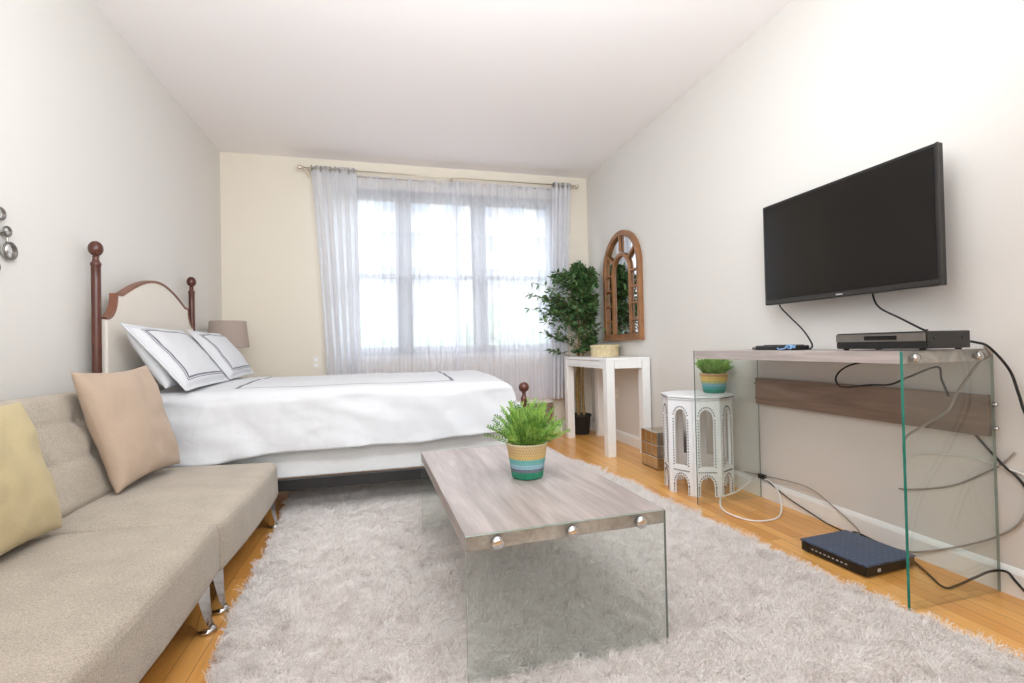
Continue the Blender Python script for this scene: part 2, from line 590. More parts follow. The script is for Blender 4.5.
def smooth_path(pts, n=8):
    P = [Vector(p) for p in pts]
    out = []
    for i in range(len(P)-1):
        p0, p1, p2, p3 = P[max(i-1, 0)], P[i], P[i+1], P[min(i+2, len(P)-1)]
        for k in range(n):
            t = k/n
            out.append(0.5*((2*p1)+(p2-p0)*t+(2*p0-5*p1+4*p2-p3)*t*t+(3*p1-p0-3*p2+p3)*t**3))
    out.append(P[-1])
    return out

def sstep(a, b, x):
    t = min(1, max(0, (x-a)/(b-a)))
    return t*t*(3-2*t)

# ------------------------------------------------------------------ room
XL, XR, YB, YF, ZC = -1.33, 1.98, 4.44, -1.25, 2.54
T = 0.12
WX0, WX1, WZ0, WZ1 = -0.44, 1.63, 0.80, 2.31
structure(build('floor', MB().box((XL-T, YF-T, -0.12), (XR+T, YB+T, 0)), 'floor'))
structure(build('ceiling', MB().box((XL-T, YF-T, ZC), (XR+T, YB+T, ZC+0.12)), 'ceiling'))
structure(build('wall_left', MB().box((XL-T, YF, 0), (XL, YB, ZC)), 'wall'))
structure(build('wall_right', MB().box((XR, YF, 0), (XR+T, YB, ZC)), 'wall'))
structure(build('wall_front', MB().box((XL-T, YF-T, 0), (XR+T, YF, ZC)), 'wall'))
wb = MB()
wb.box((XL-T, YB, 0), (XR+T, YB+T, WZ0))
wb.box((XL-T, YB, WZ1), (XR+T, YB+T, ZC))
wb.box((XL-T, YB, WZ0), (WX0, YB+T, WZ1))
wb.box((WX1, YB, WZ0), (XR+T, YB+T, WZ1))
structure(build('wall_back', wb, 'wall_cream'))

def baseboard(name, p0, p1, nrm):
    p0, p1, nrm = Vector(p0), Vector(p1), Vector(nrm)
    prof = [(0, 0), (0.014, 0), (0.014, 0.072), (0.010, 0.083), (0.005, 0.090), (0, 0.092)]
    mb = MB()
    vs_ = [p0+nrm*a+Vector((0, 0, h)) for a, h in prof]+[p1+nrm*a+Vector((0, 0, h)) for a, h in prof]
    n = len(prof)
    mb.add(vs_, [(i, (i+1) % n, n+(i+1) % n, n+i) for i in range(n)]+[tuple(range(n)), tuple(range(2*n-1, n-1, -1))])
    structure(build(name, mb, 'trim'))
baseboard('baseboard_right', (XR, YF, 0), (XR, YB, 0), (-1, 0, 0))
baseboard('baseboard_left', (XL, YF, 0), (XL, YB, 0), (1, 0, 0))
baseboard('baseboard_back', (XL+0.014, YB, 0), (XR-0.014, YB, 0), (0, -1, 0))

# window: three double-hung units in one dark frame
win = bpy.data.objects.new('window_1', None)
COL.objects.link(win)
win.location = (0.515, YB, WZ0)
OFF[win.name] = Vector(win.location)
win['kind'] = 'structure'
fr = MB()
y0, y1 = YB+0.015, YB+0.095
fr.box((WX0, y0, WZ0), (WX1, y1, WZ0+0.04))
fr.box((WX0, y0, WZ1-0.05), (WX1, y1, WZ1))
fr.box((WX0, y0, WZ0+0.04), (WX0+0.045, y1, WZ1-0.05))
fr.box((WX1-0.045, y0, WZ0+0.04), (WX1, y1, WZ1-0.05))
cuts = [0.16, 0.87]
for c in cuts:
    fr.box((c-0.045, y0, WZ0+0.04), (c+0.045, y1, WZ1-0.05))
build('window_frame', fr, 'frame', win)
spans = [(WX0+0.045, 0.115), (0.205, 0.825), (0.915, WX1-0.045)]
for a, b in spans:
    for lo, hi, yy in ((WZ0+0.04, 1.545, y0+0.012), (1.505, WZ1-0.05, y0+0.046)):
        s = MB()
        w = 0.026
        s.box((a, yy, lo), (b, yy+0.03, lo+0.036))
        s.box((a, yy, hi-0.036), (b, yy+0.03, hi))
        s.box((a, yy, lo+0.036), (a+w, yy+0.03, hi-0.036))
        s.box((b-w, yy, lo+0.036), (b, yy+0.03, hi-0.036))
        so = build('sash', s, 'frame', win)
        g = MB().box((a+w, yy+0.012, lo+0.036), (b-w, yy+0.016, hi-0.036))
        build('pane', g, 'glass', so)
sl = MB().box((WX0-0.03, YB-0.018, WZ0-0.03), (WX1+0.03, YB+0.02, WZ0), bev=0.004)
build('window_sill', sl, 'trim', win)

# ------------------------------------------------------------------ outside
structure(build('ground_outside', MB().box((-60, 6, -9.2), (90, 70, -9.0)), 'street'))
bt = thing('apartment_building', 'pale apartment block with rows of windows seen through the sheers', 'building', (8, 40, -9))
wl = MB()
wl.box((-26, 40, -9), (44, 52, 17))
build('wall', wl, 'facade', bt)
for k in range(8):
    z = -6.5+2.9*k
    build('floor_band', MB().box((-26, 39.7, z-0.42), (44, 40.0, z)), 'facade', bt)
for k in range(3, 7):
    for i in range(20):
        x = -20+i*2.75
        z = -5.2+2.9*k
        build('window', MB().box((x, 39.9, z), (x+1.5, 40.05, z+1.25)), 'facade_glass', bt)
def blob_tree(loc, h, r, label):
    t = thing('street_tree', label, 'tree', loc, 'street trees outside the window')
    build('trunk', MB().tube([loc, (loc[0], loc[1], loc[2]+h*0.6)], [0.25, 0.15]), 'bark', t)
    cr = MB()
    rr = random.Random(int(loc[0]*10)+5)
    for k in range(1500):
        d = Vector((rr.gauss(0, 1), rr.gauss(0, 1), rr.gauss(0, 1))).normalized()*r*(0.55+0.45*rr.random())
        c = Vector(loc)+Vector((0, 0, h-r))+Vector((d.x, d.y, d.z*0.9))
        a = Vector((rr.gauss(0, 1), rr.gauss(0, 1), rr.gauss(0, 1))).normalized()
        b = a.orthogonal().normalized()
        s = 0.28
        cr.add([c-a*s, c+b*s*0.5, c+a*s, c-b*s*0.5], [(0, 1, 2, 3)])
    build('crown', cr, 'treeleaf', t)
blob_tree((-2.6, 20, -9), 12.4, 3.6, 'hazy green street tree behind the left window panes')
blob_tree((4.6, 24, -9), 12.6, 3.8, 'hazy green street tree behind the middle window panes')
blob_tree((11.0, 23, -9), 12.2, 3.6, 'hazy green street tree behind the right window panes')

# ------------------------------------------------------------------ curtains
CY = 4.315
rod = thing('curtain_rod', 'slim metal curtain rod with finials above the window', 'curtain rod', (0.56, YB, 2.41))
build('rod', MB().tube([(-0.66, CY, 2.412), (1.79, CY, 2.412)], 0.006, 12), 'rodmetal', rod)
build('sheer_rod', MB().tube([(-0.28, CY+0.06, 2.385), (1.62, CY+0.06, 2.385)], 0.005, 10), 'rodmetal', rod)
for x, s in ((-0.66, -1), (1.79, 1)):
    build('finial', MB().lathe([(0.008, 0), (0.014, 0.004), (0.014, 0.012), (0.009, 0.016), (0.016, 0.026), (0.02, 0.036), (0.016, 0.046), (0.004, 0.052)], (x, CY, 2.412), 16, axis=(s, 0, 0)), 'rodmetal', rod)
for x in (-0.64, 0.6, 1.765):
    b = MB().box((x-0.008, CY-0.012, 2.396), (x+0.008, YB, 2.406))
    b.box((x-0.015, YB-0.006, 2.37), (x+0.015, YB, 2.44))
    build('bracket', b, 'rodmetal', rod)

def curtain_mb(xt0, xt1, xb0, xb1, zt, zb, yc, amp, folds, seed=0, nu=140, nv=40, ripple=0.3):
    mb = MB()
    def fn(u, v):
        z = zt+(zb-zt)*v
        e = v**0.8
        x = (xt0+(xt1-xt0)*u)*(1-e)+(xb0+(xb1-xb0)*u)*e
        ph = folds*2*PI*u
        y = yc+amp*math.sin(ph+0.35*math.sin(v*3+seed))*(0.75+0.25*v)
        y += amp*ripple*math.sin(ph*0.43+seed+v*2.2)
        y += 0.004*noise.noise((u*9+seed, v*3, seed))
        return Vector((x+0.006*math.sin(ph*2+seed), y, z))
    mb.grid(fn, nu, nv)
    return mb
def grommets(xt0, xt1, zt, folds, parent):
    for k in range(int(folds*2)):
        u = (k+0.5)/(folds*2)
        x = xt0+(xt1-xt0)*u
        vs_ = []
        m = MB()
        pts = [(x+0.003*(1 if k % 2 else -1), CY+0.022*math.cos(a), 2.412+0.022*math.sin(a)) for a in [2*PI*i/16 for i in range(17)]]
        m.tube(pts, 0.005, 6, cap=False)
        build('grommet', m, 'steel', parent)
lc = curtain_mb(-0.615, -0.24, -0.49, -0.225, 2.432, 0.35, CY, 0.030, 5.0, 1)
lco = build('curtain', lc, 'curtain', origin=(-0.4, CY, 0.35))
tag(lco, 'white grommet curtain panel at the left end of the rod, beside beige wall', 'curtain')
grommets(-0.615, -0.24, 2.445, 5.0, lco)
rc = curtain_mb(1.575, 1.755, 1.50, 1.66, 2.432, 0.35, CY, 0.030, 4.0, 3)
rco = build('curtain', rc, 'curtain', origin=(1.65, CY, 0.35))
tag(rco, 'narrow bunched white grommet curtain panel above the tall potted tree', 'curtain')
grommets(1.575, 1.755, 2.445, 4.0, rco)
s1 = curtain_mb(-0.245, 0.66, -0.30, 0.66, 2.40, 0.375, CY+0.062, 0.011, 13, 5, 220, 40, 0.8)
tag(build('sheer_curtain', s1, 'sheer', origin=(0.2, CY, 0.37)), 'sheer white voile curtain behind the foot of the bed, next to the wide left panel', 'curtain', )
s2 = curtain_mb(0.60, 1.60, 0.60, 1.60, 2.40, 0.35, CY+0.045, 0.011, 14, 9, 220, 40, 0.8)
tag(build('sheer_curtain', s2, 'sheer', origin=(1.1, CY, 0.35)), 'sheer white voile curtain nearer to the potted tree, over the right panes', 'curtain')

# convector below the window
cv = thing('convector_heater', 'low white convector heater with brown louvers below the window', 'heater', (0.5, YB, 0))
c = MB().box((-0.62, 4.40, 0.30), (1.56, YB-0.0, 0.60), bev=0.004)
build('cover', c, 'convector', cv)
c = MB()
for k in range(6):
    z = 0.065+k*0.04
    c.box((-0.60, 4.40, z), (1.54, 4.425, z+0.022))
build('louvers', c, 'louver', cv)
c = MB().box((-0.62, 4.40, 0.0), (-0.60, 4.425, 0.30)).box((1.54, 4.40, 0.0), (1.56, 4.425, 0.30)).box((-0.60, 4.405, 0.0), (1.54, 4.425, 0.05))
build('base', c, 'louver', cv)

def outlet(loc, nrm, label):
    t = thing('wall_outlet', label, 'outlet', loc)
    n = Vector(nrm)
    ax = Vector((0, 0, 1)).cross(n)
    m = frame_mat(loc, ax, (0, 0, 1))
    build('cover_plate', MB().box((-0.035, -0.057, 0), (0.035, 0.057, 0.006), bev=0.002, mat=m), 'outlet', t)
    for s in (-1, 1):
        build('socket', MB().box((-0.016, s*0.025-0.013, 0.006), (0.016, s*0.025+0.013, 0.009), mat=m), 'trim', t)
outlet((-0.605+0.0, YB, 0.755), (0, -1, 0), 'ivory outlet on the back wall left of the curtain')
outlet((XR, 3.88, 0.42), (-1, 0, 0), 'ivory outlet on right wall under the white desk')

# ------------------------------------------------------------------ rug
def rug_mesh():
    nx, ny = 40, 60
    # left and right edges as functions of y
    def xl(y):
        L = [(3.40, -0.60), (2.8, -0.555), (2.16, -0.518), (1.66, -0.503), (1.40, -0.47), (0.45, -0.44)]
        for (ya, xa), (yb, xb) in zip(L, L[1:]):
            if yb <= y <= ya:
                return xb+(xa-xb)*(y-yb)/(ya-yb)
        return L[-1][1]
    def xr(y):
        L = [(3.40, 1.30), (3.25, 1.325), (2.56, 1.42), (2.09, 1.445), (1.296, 1.51), (0.875, 1.578), (0.45, 1.62)]
        for (ya, xa), (yb, xb) in zip(L, L[1:]):
            if yb <= y <= ya:
                return xb+(xa-xb)*(y-yb)/(ya-yb)
        return L[-1][1]
    mb = MB()
    def fn(u, v, z):
        ytop = 3.36-0.10*u
        y = 0.45+(ytop-0.45)*v
        a, b = xl(y), xr(y)
        return Vector((a+0.012+(b-a-0.024)*u, y, z))
    mb.grid(lambda u, v: fn(u, v, 0.010), nx, ny)
    mb.grid(lambda u, v: fn(u, v, 0.001), nx, ny, flip=True)
    N = (nx+1)*(ny+1)
    side = []
    for i in range(nx):
        side.append((i+1, i, N+i, N+i+1))
        t = ny*(nx+1)
        side.append((t+i, t+i+1, N+t+i+1, N+t+i))
    for j in range(ny):
        a, b = j*(nx+1), (j+1)*(nx+1)
        side.append((a, b, N+b, N+a))
        side.append((b+nx, a+nx, N+a+nx, N+b+nx))
    for s in side:
        mb.f.append(s); mb.mi.append(0); mb.smooth.append(False)
    return mb
rug = build('area_rug', rug_mesh(), 'rug', origin=(0.5, 1.9, 0))
tag(rug, 'large beige shag rug covering the oak floor under the coffee table', 'rug')
pile_mb = MB()
rm = rug_mesh()
pile_mb.v = rm.v[:41*61]
pile_mb.v = [Vector((p.x, p.y, 0.0102)) for p in pile_mb.v]
pile_mb.f = rm.f[:40*60]
pile_mb.mi = [0]*len(pile_mb.f)
pile_mb.smooth = [False]*len(pile_mb.f)
pile = build('pile', pile_mb, 'rug', rug)
pile['kind'] = 'stuff'
md = pile.modifiers.new('pile', 'PARTICLE_SYSTEM')
ps = pile.particle_systems[0].settings
ps.type = 'HAIR'
ps.count = 26000
ps.hair_length = 0.013
ps.hair_step = 3
ps.emit_from = 'FACE'
ps.use_emit_random = True
ps.brownian_factor = 0.012
ps.child_type = 'INTERPOLATED'
ps.rendered_child_count = 18
ps.child_percent = 1
ps.child_length = 0.95
ps.clump_factor = 0.15
ps.roughness_1 = 0.012
ps.roughness_1_size = 0.05
ps.roughness_2 = 0.018
ps.roughness_endpoint = 0.02
ps.root_radius = 1.0
ps.tip_radius = 0.6
ps.radius_scale = 0.0012
ps.display_step = 2
ps.render_step = 3
pile.show_instancer_for_render = True

# ------------------------------------------------------------------ soft goods
def cushion_mb(c00, c10, c11, c01, thick, n=40, pinch=0.06, power=0.45, seed=0, wr=0.004, out=None, flange=0.0, sag=0.0):
    """closed pillow over the quad c00 c10 c11 c01; bulges both ways; uv in -1..1"""
    c00, c10, c11, c01 = map(Vector, (c00, c10, c11, c01))
    nrm = (c10-c00).cross(c01-c00).normalized()
    mb = MB()
    uvs = []
    def base(u, v):
        uu = u*(1-pinch*(1-abs(v)**1.0)*abs(u)) if False else u*(1-pinch*(1-v*v))
        vv = v*(1-pinch*(1-u*u))
        a, b = (uu+1)/2, (vv+1)/2
        return c00*(1-a)*(1-b)+c10*a*(1-b)+c11*a*b+c01*(1-a)*b
    lim = 1-flange
    def prof(t):
        t = min(abs(t)/lim, 1)
        return max(0, 1-t**2.6)
    for s in (1, -1):
        pts = []
        for j in range(n+1):
            for i in range(n+1):
                u, v = -1+2*i/n, -1+2*j/n
                u = math.copysign(1-(1-abs(u))**1.25, u); v = math.copysign(1-(1-abs(v))**1.25, v)
                h = thick/2*(prof(u)*prof(v))**power+0.003
                edge = min(1, 6*(1-max(abs(u), abs(v))))
                w = wr*noise.fractal(Vector((u*2.2+seed, v*2.2, seed*1.7+s)), 1.0, 2.0, 4)*edge
                w += wr*1.5*edge*math.sin(6*math.atan2(v, u)+seed)*(max(abs(u), abs(v))**2)*0.6
                ew = 0.004*noise.noise(Vector((u*3+seed, v*3, 5)))
                p = base(u, v)+nrm*(s*h+w)
                if abs(u) == 1 or abs(v) == 1:
                    p = base(u, v)+nrm*(s*0.003)
                p = p+nrm*ew+(c01-c00).normalized()*(-sag*(1-u*u)*(0.5+0.5*v))
                pts.append(p)
                uvs.append((u, v))
        fs = []
        for j in range(n):
            for i in range(n):
                a, b, c_, d = j*(n+1)+i, j*(n+1)+i+1, (j+1)*(n+1)+i+1, (j+1)*(n+1)+i
                fs.append((a, b, c_, d) if s > 0 else (a, d, c_, b))
        mb.add(pts, fs, 0, True)
    N = (n+1)**2
    rim = [i for i in range(n+1)]+[j*(n+1)+n for j in range(1, n+1)]+[n*(n+1)+i for i in range(n-1, -1, -1)]+[j*(n+1) for j in range(n-1, 0, -1)]
    for a, b in zip(rim, rim[1:]+rim[:1]):
        mb.f.append((b, a, N+a, N+b)); mb.mi.append(0); mb.smooth.append(True)
    mb.uv = uvs
    return mb

# ------------------------------------------------------------------ bed
BY0, BY1 = 2.555, 3.635
bed = thing('bed', 'bed with dark turned posts and arched upholstered headboard against left wall', 'bed', (-0.25, 3.09, 0))
def post(x, y, ztop, r, name='bedpost'):
    zb = ztop-(0.07 if r > 0.017 else 0.06)
    prof = [(r*0.75, 0), (r*0.85, 0.02), (r, 0.05), (r, zb-0.10), (r*1.0, zb-0.045), (r*1.12, zb-0.04), (r*1.12, zb-0.03), (r*0.8, zb-0.025), (r*0.62, zb-0.008), (r*0.8, zb)]
    p = build(name, MB().lathe(prof, (x, y, 0), 24), 'mahogany', bed)
    rb = 0.028 if r > 0.017 else 0.030
    hb = ztop-zb
    pr = [(0.012, zb-0.002)]+[(max(0.001, rb*math.sin(PI*k/12)), zb+hb*0.5-hb*0.5*math.cos(PI*k/12)) for k in range(1, 13)]
    build('finial', MB().lathe(pr, (x, y, 0), 24), 'mahogany', p)
post(-1.27, 2.55, 1.372, 0.018)
post(-1.27, 3.635, 1.372, 0.018)
post(0.745, 2.60, 0.652, 0.016)
post(0.645, 3.60, 0.668, 0.016)
# headboard outline, y along local x, z along local y
c = 3.0925
hw = 0.515
def hb_curve(off):
    """left half of the outline from the post to the crown; off pulls it inwards"""
    pts = []
    for k in range(9):            # concave cove
        a = -PI/2+PI/2*k/8
        pts.append((-hw+0.095*math.cos(a)*1.0, 1.145+0.115*math.sin(a)))
    pts.append((-hw+0.095, 1.150))
    pts.append((-hw+0.14, 1.152))
    for k in range(1, 15):
        t = k/14
        x = (-hw+0.14)*(1-t)
        h = 1.152+0.112*math.sin(t*PI/2)**1.0
        pts.append((x, h))
    return pts
L = hb_curve(0)
top = L+[(-x, z) for x, z in reversed(L[:-1])]
outline = [(-hw, 0.22)]+top+[(hw, 0.22)]
hm = frame_mat((-1.262, c, 0), (0, 1, 0), (0, 0, 1))
panel_in = [(x*0.985, z-0.010) for x, z in top]
hbm = MB()
plate(hbm, [[(-hw*0.985, 0.24)]+panel_in+[(hw*0.985, 0.24)]], 0.03, frame_mat((-1.262, c, 0), (0, 1, 0), (0, 0, 1)), 0, 0.008)
hb_o = build('headboard', hbm, 'upholstery', bed)
tm = MB()
top3 = [Vector((x, z)) for x, z in top]
inner = [(x*0.982, z-0.012) for x, z in top]
poly = [(x, z) for x, z in top]+list(reversed(inner))
plate(tm, [poly], 0.034, hm, 0, 0.0)
build('headboard_trim', tm, 'trimwood', bed)
# side rails and slats in dark metal
for y in (2.63, 3.56):
    build('side_rail', MB().box((-1.24, y-0.015, 0.15), (0.66, y+0.015, 0.205)), 'black_metal', bed)
build('foot_rail', MB().box((0.655, 2.615, 0.15), (0.685, 3.575, 0.19)), 'black_metal', bed)
for x in (-0.9, 0.35):
    build('cross_slat', MB().box((x-0.03, 2.645, 0.165), (x+0.03, 3.545, 0.205)), 'black_metal', bed)
bsb = MB().box((-1.22, 2.66, 0.2055), (0.665, 3.565, 0.40), bev=0.008)
tag(build('box_spring', bsb, 'boxspring', origin=(-0.28, 3.09, 0.19)), 'white box spring showing below the hem of the duvet', 'box spring')
mt = MB().box((-1.22, 2.66, 0.401), (0.665, 3.565, 0.625), bev=0.05)
tag(build('mattress', mt, 'linen', origin=(-0.28, 3.09, 0.40)), 'mattress hidden beneath the white duvet on the bed', 'mattress')

def duvet_mb():
    nu, nv = 150, 130
    ue, x0 = 0.615, -1.12          # x where the foot bend starts, and the head end
    vn, vf = 2.655, 3.575          # bends along the near and far side
    r = 0.06
    foot_drop, near_drop, far_drop = 0.30, 0.36, 0.30
    arc = r*PI/2
    def bend(a):
        if a <= 0:
            return 0, 0
        if a < arc:
            t = a/r
            return r*math.sin(t), r*(1-math.cos(t))
        return r, r+(a-arc)
    mb = MB()
    uvs = []
    Lx = ue-x0+foot_drop+arc
    Ly = vf-vn+near_drop+far_drop
    def pt(u, v):
        sx = x0+u*Lx
        sy = vn-near_drop+v*Ly
        hx, dx = bend((sx-ue)*1.0)
        hy, dy = 0, 0
        sgn = 0
        nx_ = 0
        hem = 0.0
        if sy < vn:
            a = vn-sy
            # hem height varies along the bed (lower near the pillows)
            a *= 1.0-0.13*sstep(-0.7, 0.6, min(sx, 0.6))+0.03*math.sin(sx*5.1+0.4)+0.015*math.sin(sx*13)
            hy, dy = bend(a)
            sgn = -1
        elif sy > vf:
            hy, dy = bend(sy-vf)
            sgn = 1
        x = min(sx, ue)+hx
        y = min(max(sy, vn), vf)+sgn*hy
        d = max(dx, dy)
        d += 0.25*min(dx, dy)*0.0
        topz = 0.662+0.020*(min(max(sy, vn), vf)-vn)/(vf-vn)
        mid = (1-((sy-(vn+vf)/2)/((vf-vn)/2+0.02))**2)
        if mid > 0:
            topz += 0.012*mid
        z = topz-d
        # foot slopes outward a little
        if dx > 0:
            x += 0.32*max(0, dx-0.02)
        # folds growing downwards on the drape
        if dy > 0.05 and sgn < 0:
            k = min(1, (dy-0.05)/0.25)
            y += -0.010*k+0.013*k*(math.sin(x*9+1.2*math.sin(x*3.1))+0.6*math.sin(x*21+0.7)*noise.noise((x*2, 0, 3)))
            y -= 0.02*k*k
        if dx > 0.05:
            k = min(1, (dx-0.05)/0.25)
            x += 0.014*k*math.sin(y*11+0.5)
        w = noise.fractal(Vector((sx*3.0, sy*3.4, 2.0)), 1.0, 2.0, 4)
        z += 0.006*w*(1 if d < 0.05 else 0.2)
        y += (0.012*w if d > 0.05 and sgn else 0)+(0.006*math.sin(sx*17+sy*26+3*w)*min(1, d/0.15)*(1-sstep(ue-0.12, ue, sx)) if sgn < 0 else 0)
        # border coordinates: rectangle on the top
        uu = (sx-(-0.20))/0.78
        vv = (sy-3.12)/0.56
        return Vector((x, y, z)), (uu, vv)
    pts = []
    for j in range(nv+1):
        for i in range(nu+1):
            p, q = pt(i/nu, j/nv)
            pts.append(p); uvs.append(q)
    fs = []
    for j in range(nv):
        for i in range(nu):
            a, b, c_, d = j*(nu+1)+i, j*(nu+1)+i+1, (j+1)*(nu+1)+i+1, (j+1)*(nu+1)+i
            fs.append((a, b, c_, d))
    mb.add(pts, fs, 0, True)
    mb.uv = uvs
    return mb
dv = build('duvet', duvet_mb(), 'duvet', origin=(-0.2, 3.09, 0.66))
tag(dv, 'white duvet with thin grey border line spread over the bed', 'duvet')
sm = dv.modifiers.new('thickness', 'SOLIDIFY')
sm.thickness = 0.022
sm.offset = -1.0

# pillows: two flanged shams in front, plain pillows behind
def pillow(name, c00, c10, c11, c01, th, mat, label, seed, **kw):
    o = build(name, cushion_mb(c00, c10, c11, c01, th, seed=seed, **kw), mat, origin=(Vector(c00)+Vector(c10))/2)
    tag(o, label, 'pillow', 'pillows on the bed')
    return o
pillow('pillow', (-1.02, 2.60, 0.69), (-1.02, 3.09, 0.69), (-1.175, 3.09, 0.96), (-1.175, 2.60, 0.955), 0.10, 'linen', 'plain white pillow against headboard behind the near bordered sham', 3)
pillow('pillow', (-1.06, 3.11, 0.69), (-1.06, 3.60, 0.69), (-1.175, 3.60, 0.97), (-1.175, 3.11, 0.97), 0.09, 'linen', 'plain white pillow against headboard behind the far bordered sham', 4)
pillow('pillow_sham', (-0.93, 2.585, 0.675), (-0.90, 3.11, 0.69), (-1.14, 3.13, 0.985), (-1.19, 2.575, 1.00), 0.10, 'sham', 'white sham with grey double border, nearest to the sofa', 7, flange=0.10, pinch=0.03)
pillow('pillow_sham', (-0.90, 3.13, 0.695), (-0.90, 3.66, 0.705), (-1.11, 3.65, 0.985), (-1.12, 3.14, 0.99), 0.10, 'sham', 'white sham with grey double border, closer to the taupe lamp', 9, flange=0.10, pinch=0.03)

# nightstand and lamp behind the bed
ns = thing('nightstand', 'small nightstand between bed and back wall under the lamp', 'nightstand', (-1.12, 4.02, 0))
build('top', MB().box((-1.31, 3.82, 0.53), (-0.94, 4.22, 0.55), bev=0.003), 'table_white', ns)
build('body', MB().box((-1.30, 3.84, 0.30), (-0.96, 4.20, 0.53), bev=0.003), 'table_white', ns)
dr = build('drawer', MB().box((-0.96, 3.85, 0.32), (-0.95, 4.19, 0.51), bev=0.002), 'table_white', ns)
build('knob', MB().ball((-0.94, 4.02, 0.42), 0.012), 'steel', dr)
for x in (-1.28, -0.98):
    for y in (3.86, 4.18):
        build('leg', MB().tube([(x, y, 0), (x, y, 0.30)], [0.014, 0.02]), 'table_white', ns)
lp = thing('table_lamp', 'table lamp with taupe drum shade behind the white pillows', 'lamp', (-1.16, 4.0, 0.55))
build('base', MB().lathe([(0.06, 0.55), (0.065, 0.56), (0.03, 0.58), (0.05, 0.64), (0.06, 0.70), (0.045, 0.78), (0.018, 0.84), (0.012, 0.90), (0.012, 0.98)], (-1.16, 4.0, 0), 24), 'lamp_base', lp)
sh = MB().lathe([(0.143, 0.893), (0.122, 1.092)], (-1.16, 4.0, 0), 40, cap=False)
sh.lathe([(0.120, 1.092), (0.141, 0.893)], (-1.16, 4.0, 0), 40, cap=False)
build('lamp_shade', sh, 'shade', lp)

# ------------------------------------------------------------------ sofa
sofa = thing('sofa', 'greige upholstered split-back sofa bed on chrome legs along the left wall', 'sofa', (-0.95, 1.73, 0))
def seat_mb(y0, y1, dz, seed):
    """bevelled slab with a gently crowned top: x from front to junction"""
    bm = bmesh.new()
    bmesh.ops.create_cube(bm, size=1)
    for v in bm.verts:
        x = -0.523+dz*0.5 if v.co.x > 0 else -1.16
        y = y1 if v.co.y > 0 else y0
        if v.co.z > 0:
            z = (0.318+dz) if v.co.x > 0 else 0.335
            if v.co.x > 0:
                x -= 0.004
        else:
            z = 0.140+dz*1.4
        v.co = Vector((x, y, z))
    bmesh.ops.bevel(bm, geom=list(bm.edges), offset=0.042, segments=5, affect='EDGES', profile=0.6)
    bmesh.ops.subdivide_edges(bm, edges=list(bm.edges), cuts=3, use_grid_fill=True)
    for v in bm.verts:
        u = (v.co.y-y0)/(y1-y0)
        w = (v.co.x+1.16)/0.62
        if v.co.z > 0.25:
            v.co.z += 0.016*max(0, math.sin(PI*u))**0.7*max(0, math.sin(PI*min(1, max(0, w))))**0.7
            v.co.z += 0.004*noise.noise(v.co*5+Vector((seed, 0, 0)))
        if v.co.x > -0.6:
            v.co.x += 0.012*math.sin(PI*min(1, max(0, u)))+0.003*noise.noise(v.co*6)
    mb = MB().addbm(bm, smooth=True)
    return mb
def back_mb(y0, y1, seed):
    """padded backrest: front face grid with tufts, wrapped closed"""
    nu, nv = 56, 36
    b0, b1 = Vector((-1.035, 0, 0.318)), Vector((-1.19, 0, 0.715))
    nrm = Vector((0.93, 0, 0.365))
    up = (b1-b0)
    tufts = [((i+0.5)/3, vv) for i in range(3) for vv in (0.40, 0.72)]
    def fn(u, v):
        # rounded edge profile
        e = min(min(u, 1-u)*(y1-y0)/0.04, min(v, 1-v)*up.length/0.04, 1)
        bul = 0.045*math.sqrt(max(0, 1-(1-e)**2))
        p = b0+up*v
        p = Vector((p.x, y0+(y1-y0)*u, p.z))
        d = bul+0.010*math.sin(PI*u)*math.sin(PI*v)
        for tu, tv in tufts:
            q = math.hypot((u-tu)*(y1-y0), (v-tv)*up.length)
            d -= 0.017*math.exp(-(q/0.030)**2)+0.007*math.exp(-(q/0.08)**2)
        for tv in (0.40, 0.72):
            d -= 0.005*math.exp(-((v-tv)*up.length/0.008)**2)
        for tu in (1/6, 0.5, 5/6):
            if v > 0.36 and v < 0.76:
                d -= 0.002*math.exp(-((u-tu)*(y1-y0)/0.008)**2)
        d += 0.004*noise.noise((u*5+seed, v*4, seed))
        return p+nrm*d
    mb = MB().grid(fn, nu, nv)
    # body slab behind the padding
    k = Vector((-0.085, 0, -0.033))
    a0, a1 = Vector((b0.x, y0, b0.z)), Vector((b1.x, y0, b1.z))
    c0, c1 = Vector((b0.x, y1, b0.z)), Vector((b1.x, y1, b1.z))
    pts = [a0, c0, c1, a1, a0+k, c0+k, c1+k, a1+k]
    mb.add(pts, [(4, 7, 6, 5), (0, 1, 5, 4), (1, 2, 6, 5), (2, 3, 7, 6), (3, 0, 4, 7)])
    return mb
for y0_, y1_, dz, sd in ((0.84, 1.697, 0.012, 1), (1.713, 2.545, 0.0, 4)):
    build('seat', seat_mb(y0_, y1_, dz, sd), 'sofa', sofa)
    bk = build('backrest', back_mb(y0_, min(y1_, 2.505), sd), 'sofa', sofa)
    for i in range(3):
        for vv in (0.40, 0.72):
            b0, b1 = Vector((-1.035, 0, 0.318)), Vector((-1.19, 0, 0.715))
            p = b0+(b1-b0)*vv
            y = y0_+(y1_-y0_)*(i+0.5)/3
            build('tuft_button', MB().ball((p.x+0.024, y, p.z+0.009), 0.008, 10), 'sofa', bk)
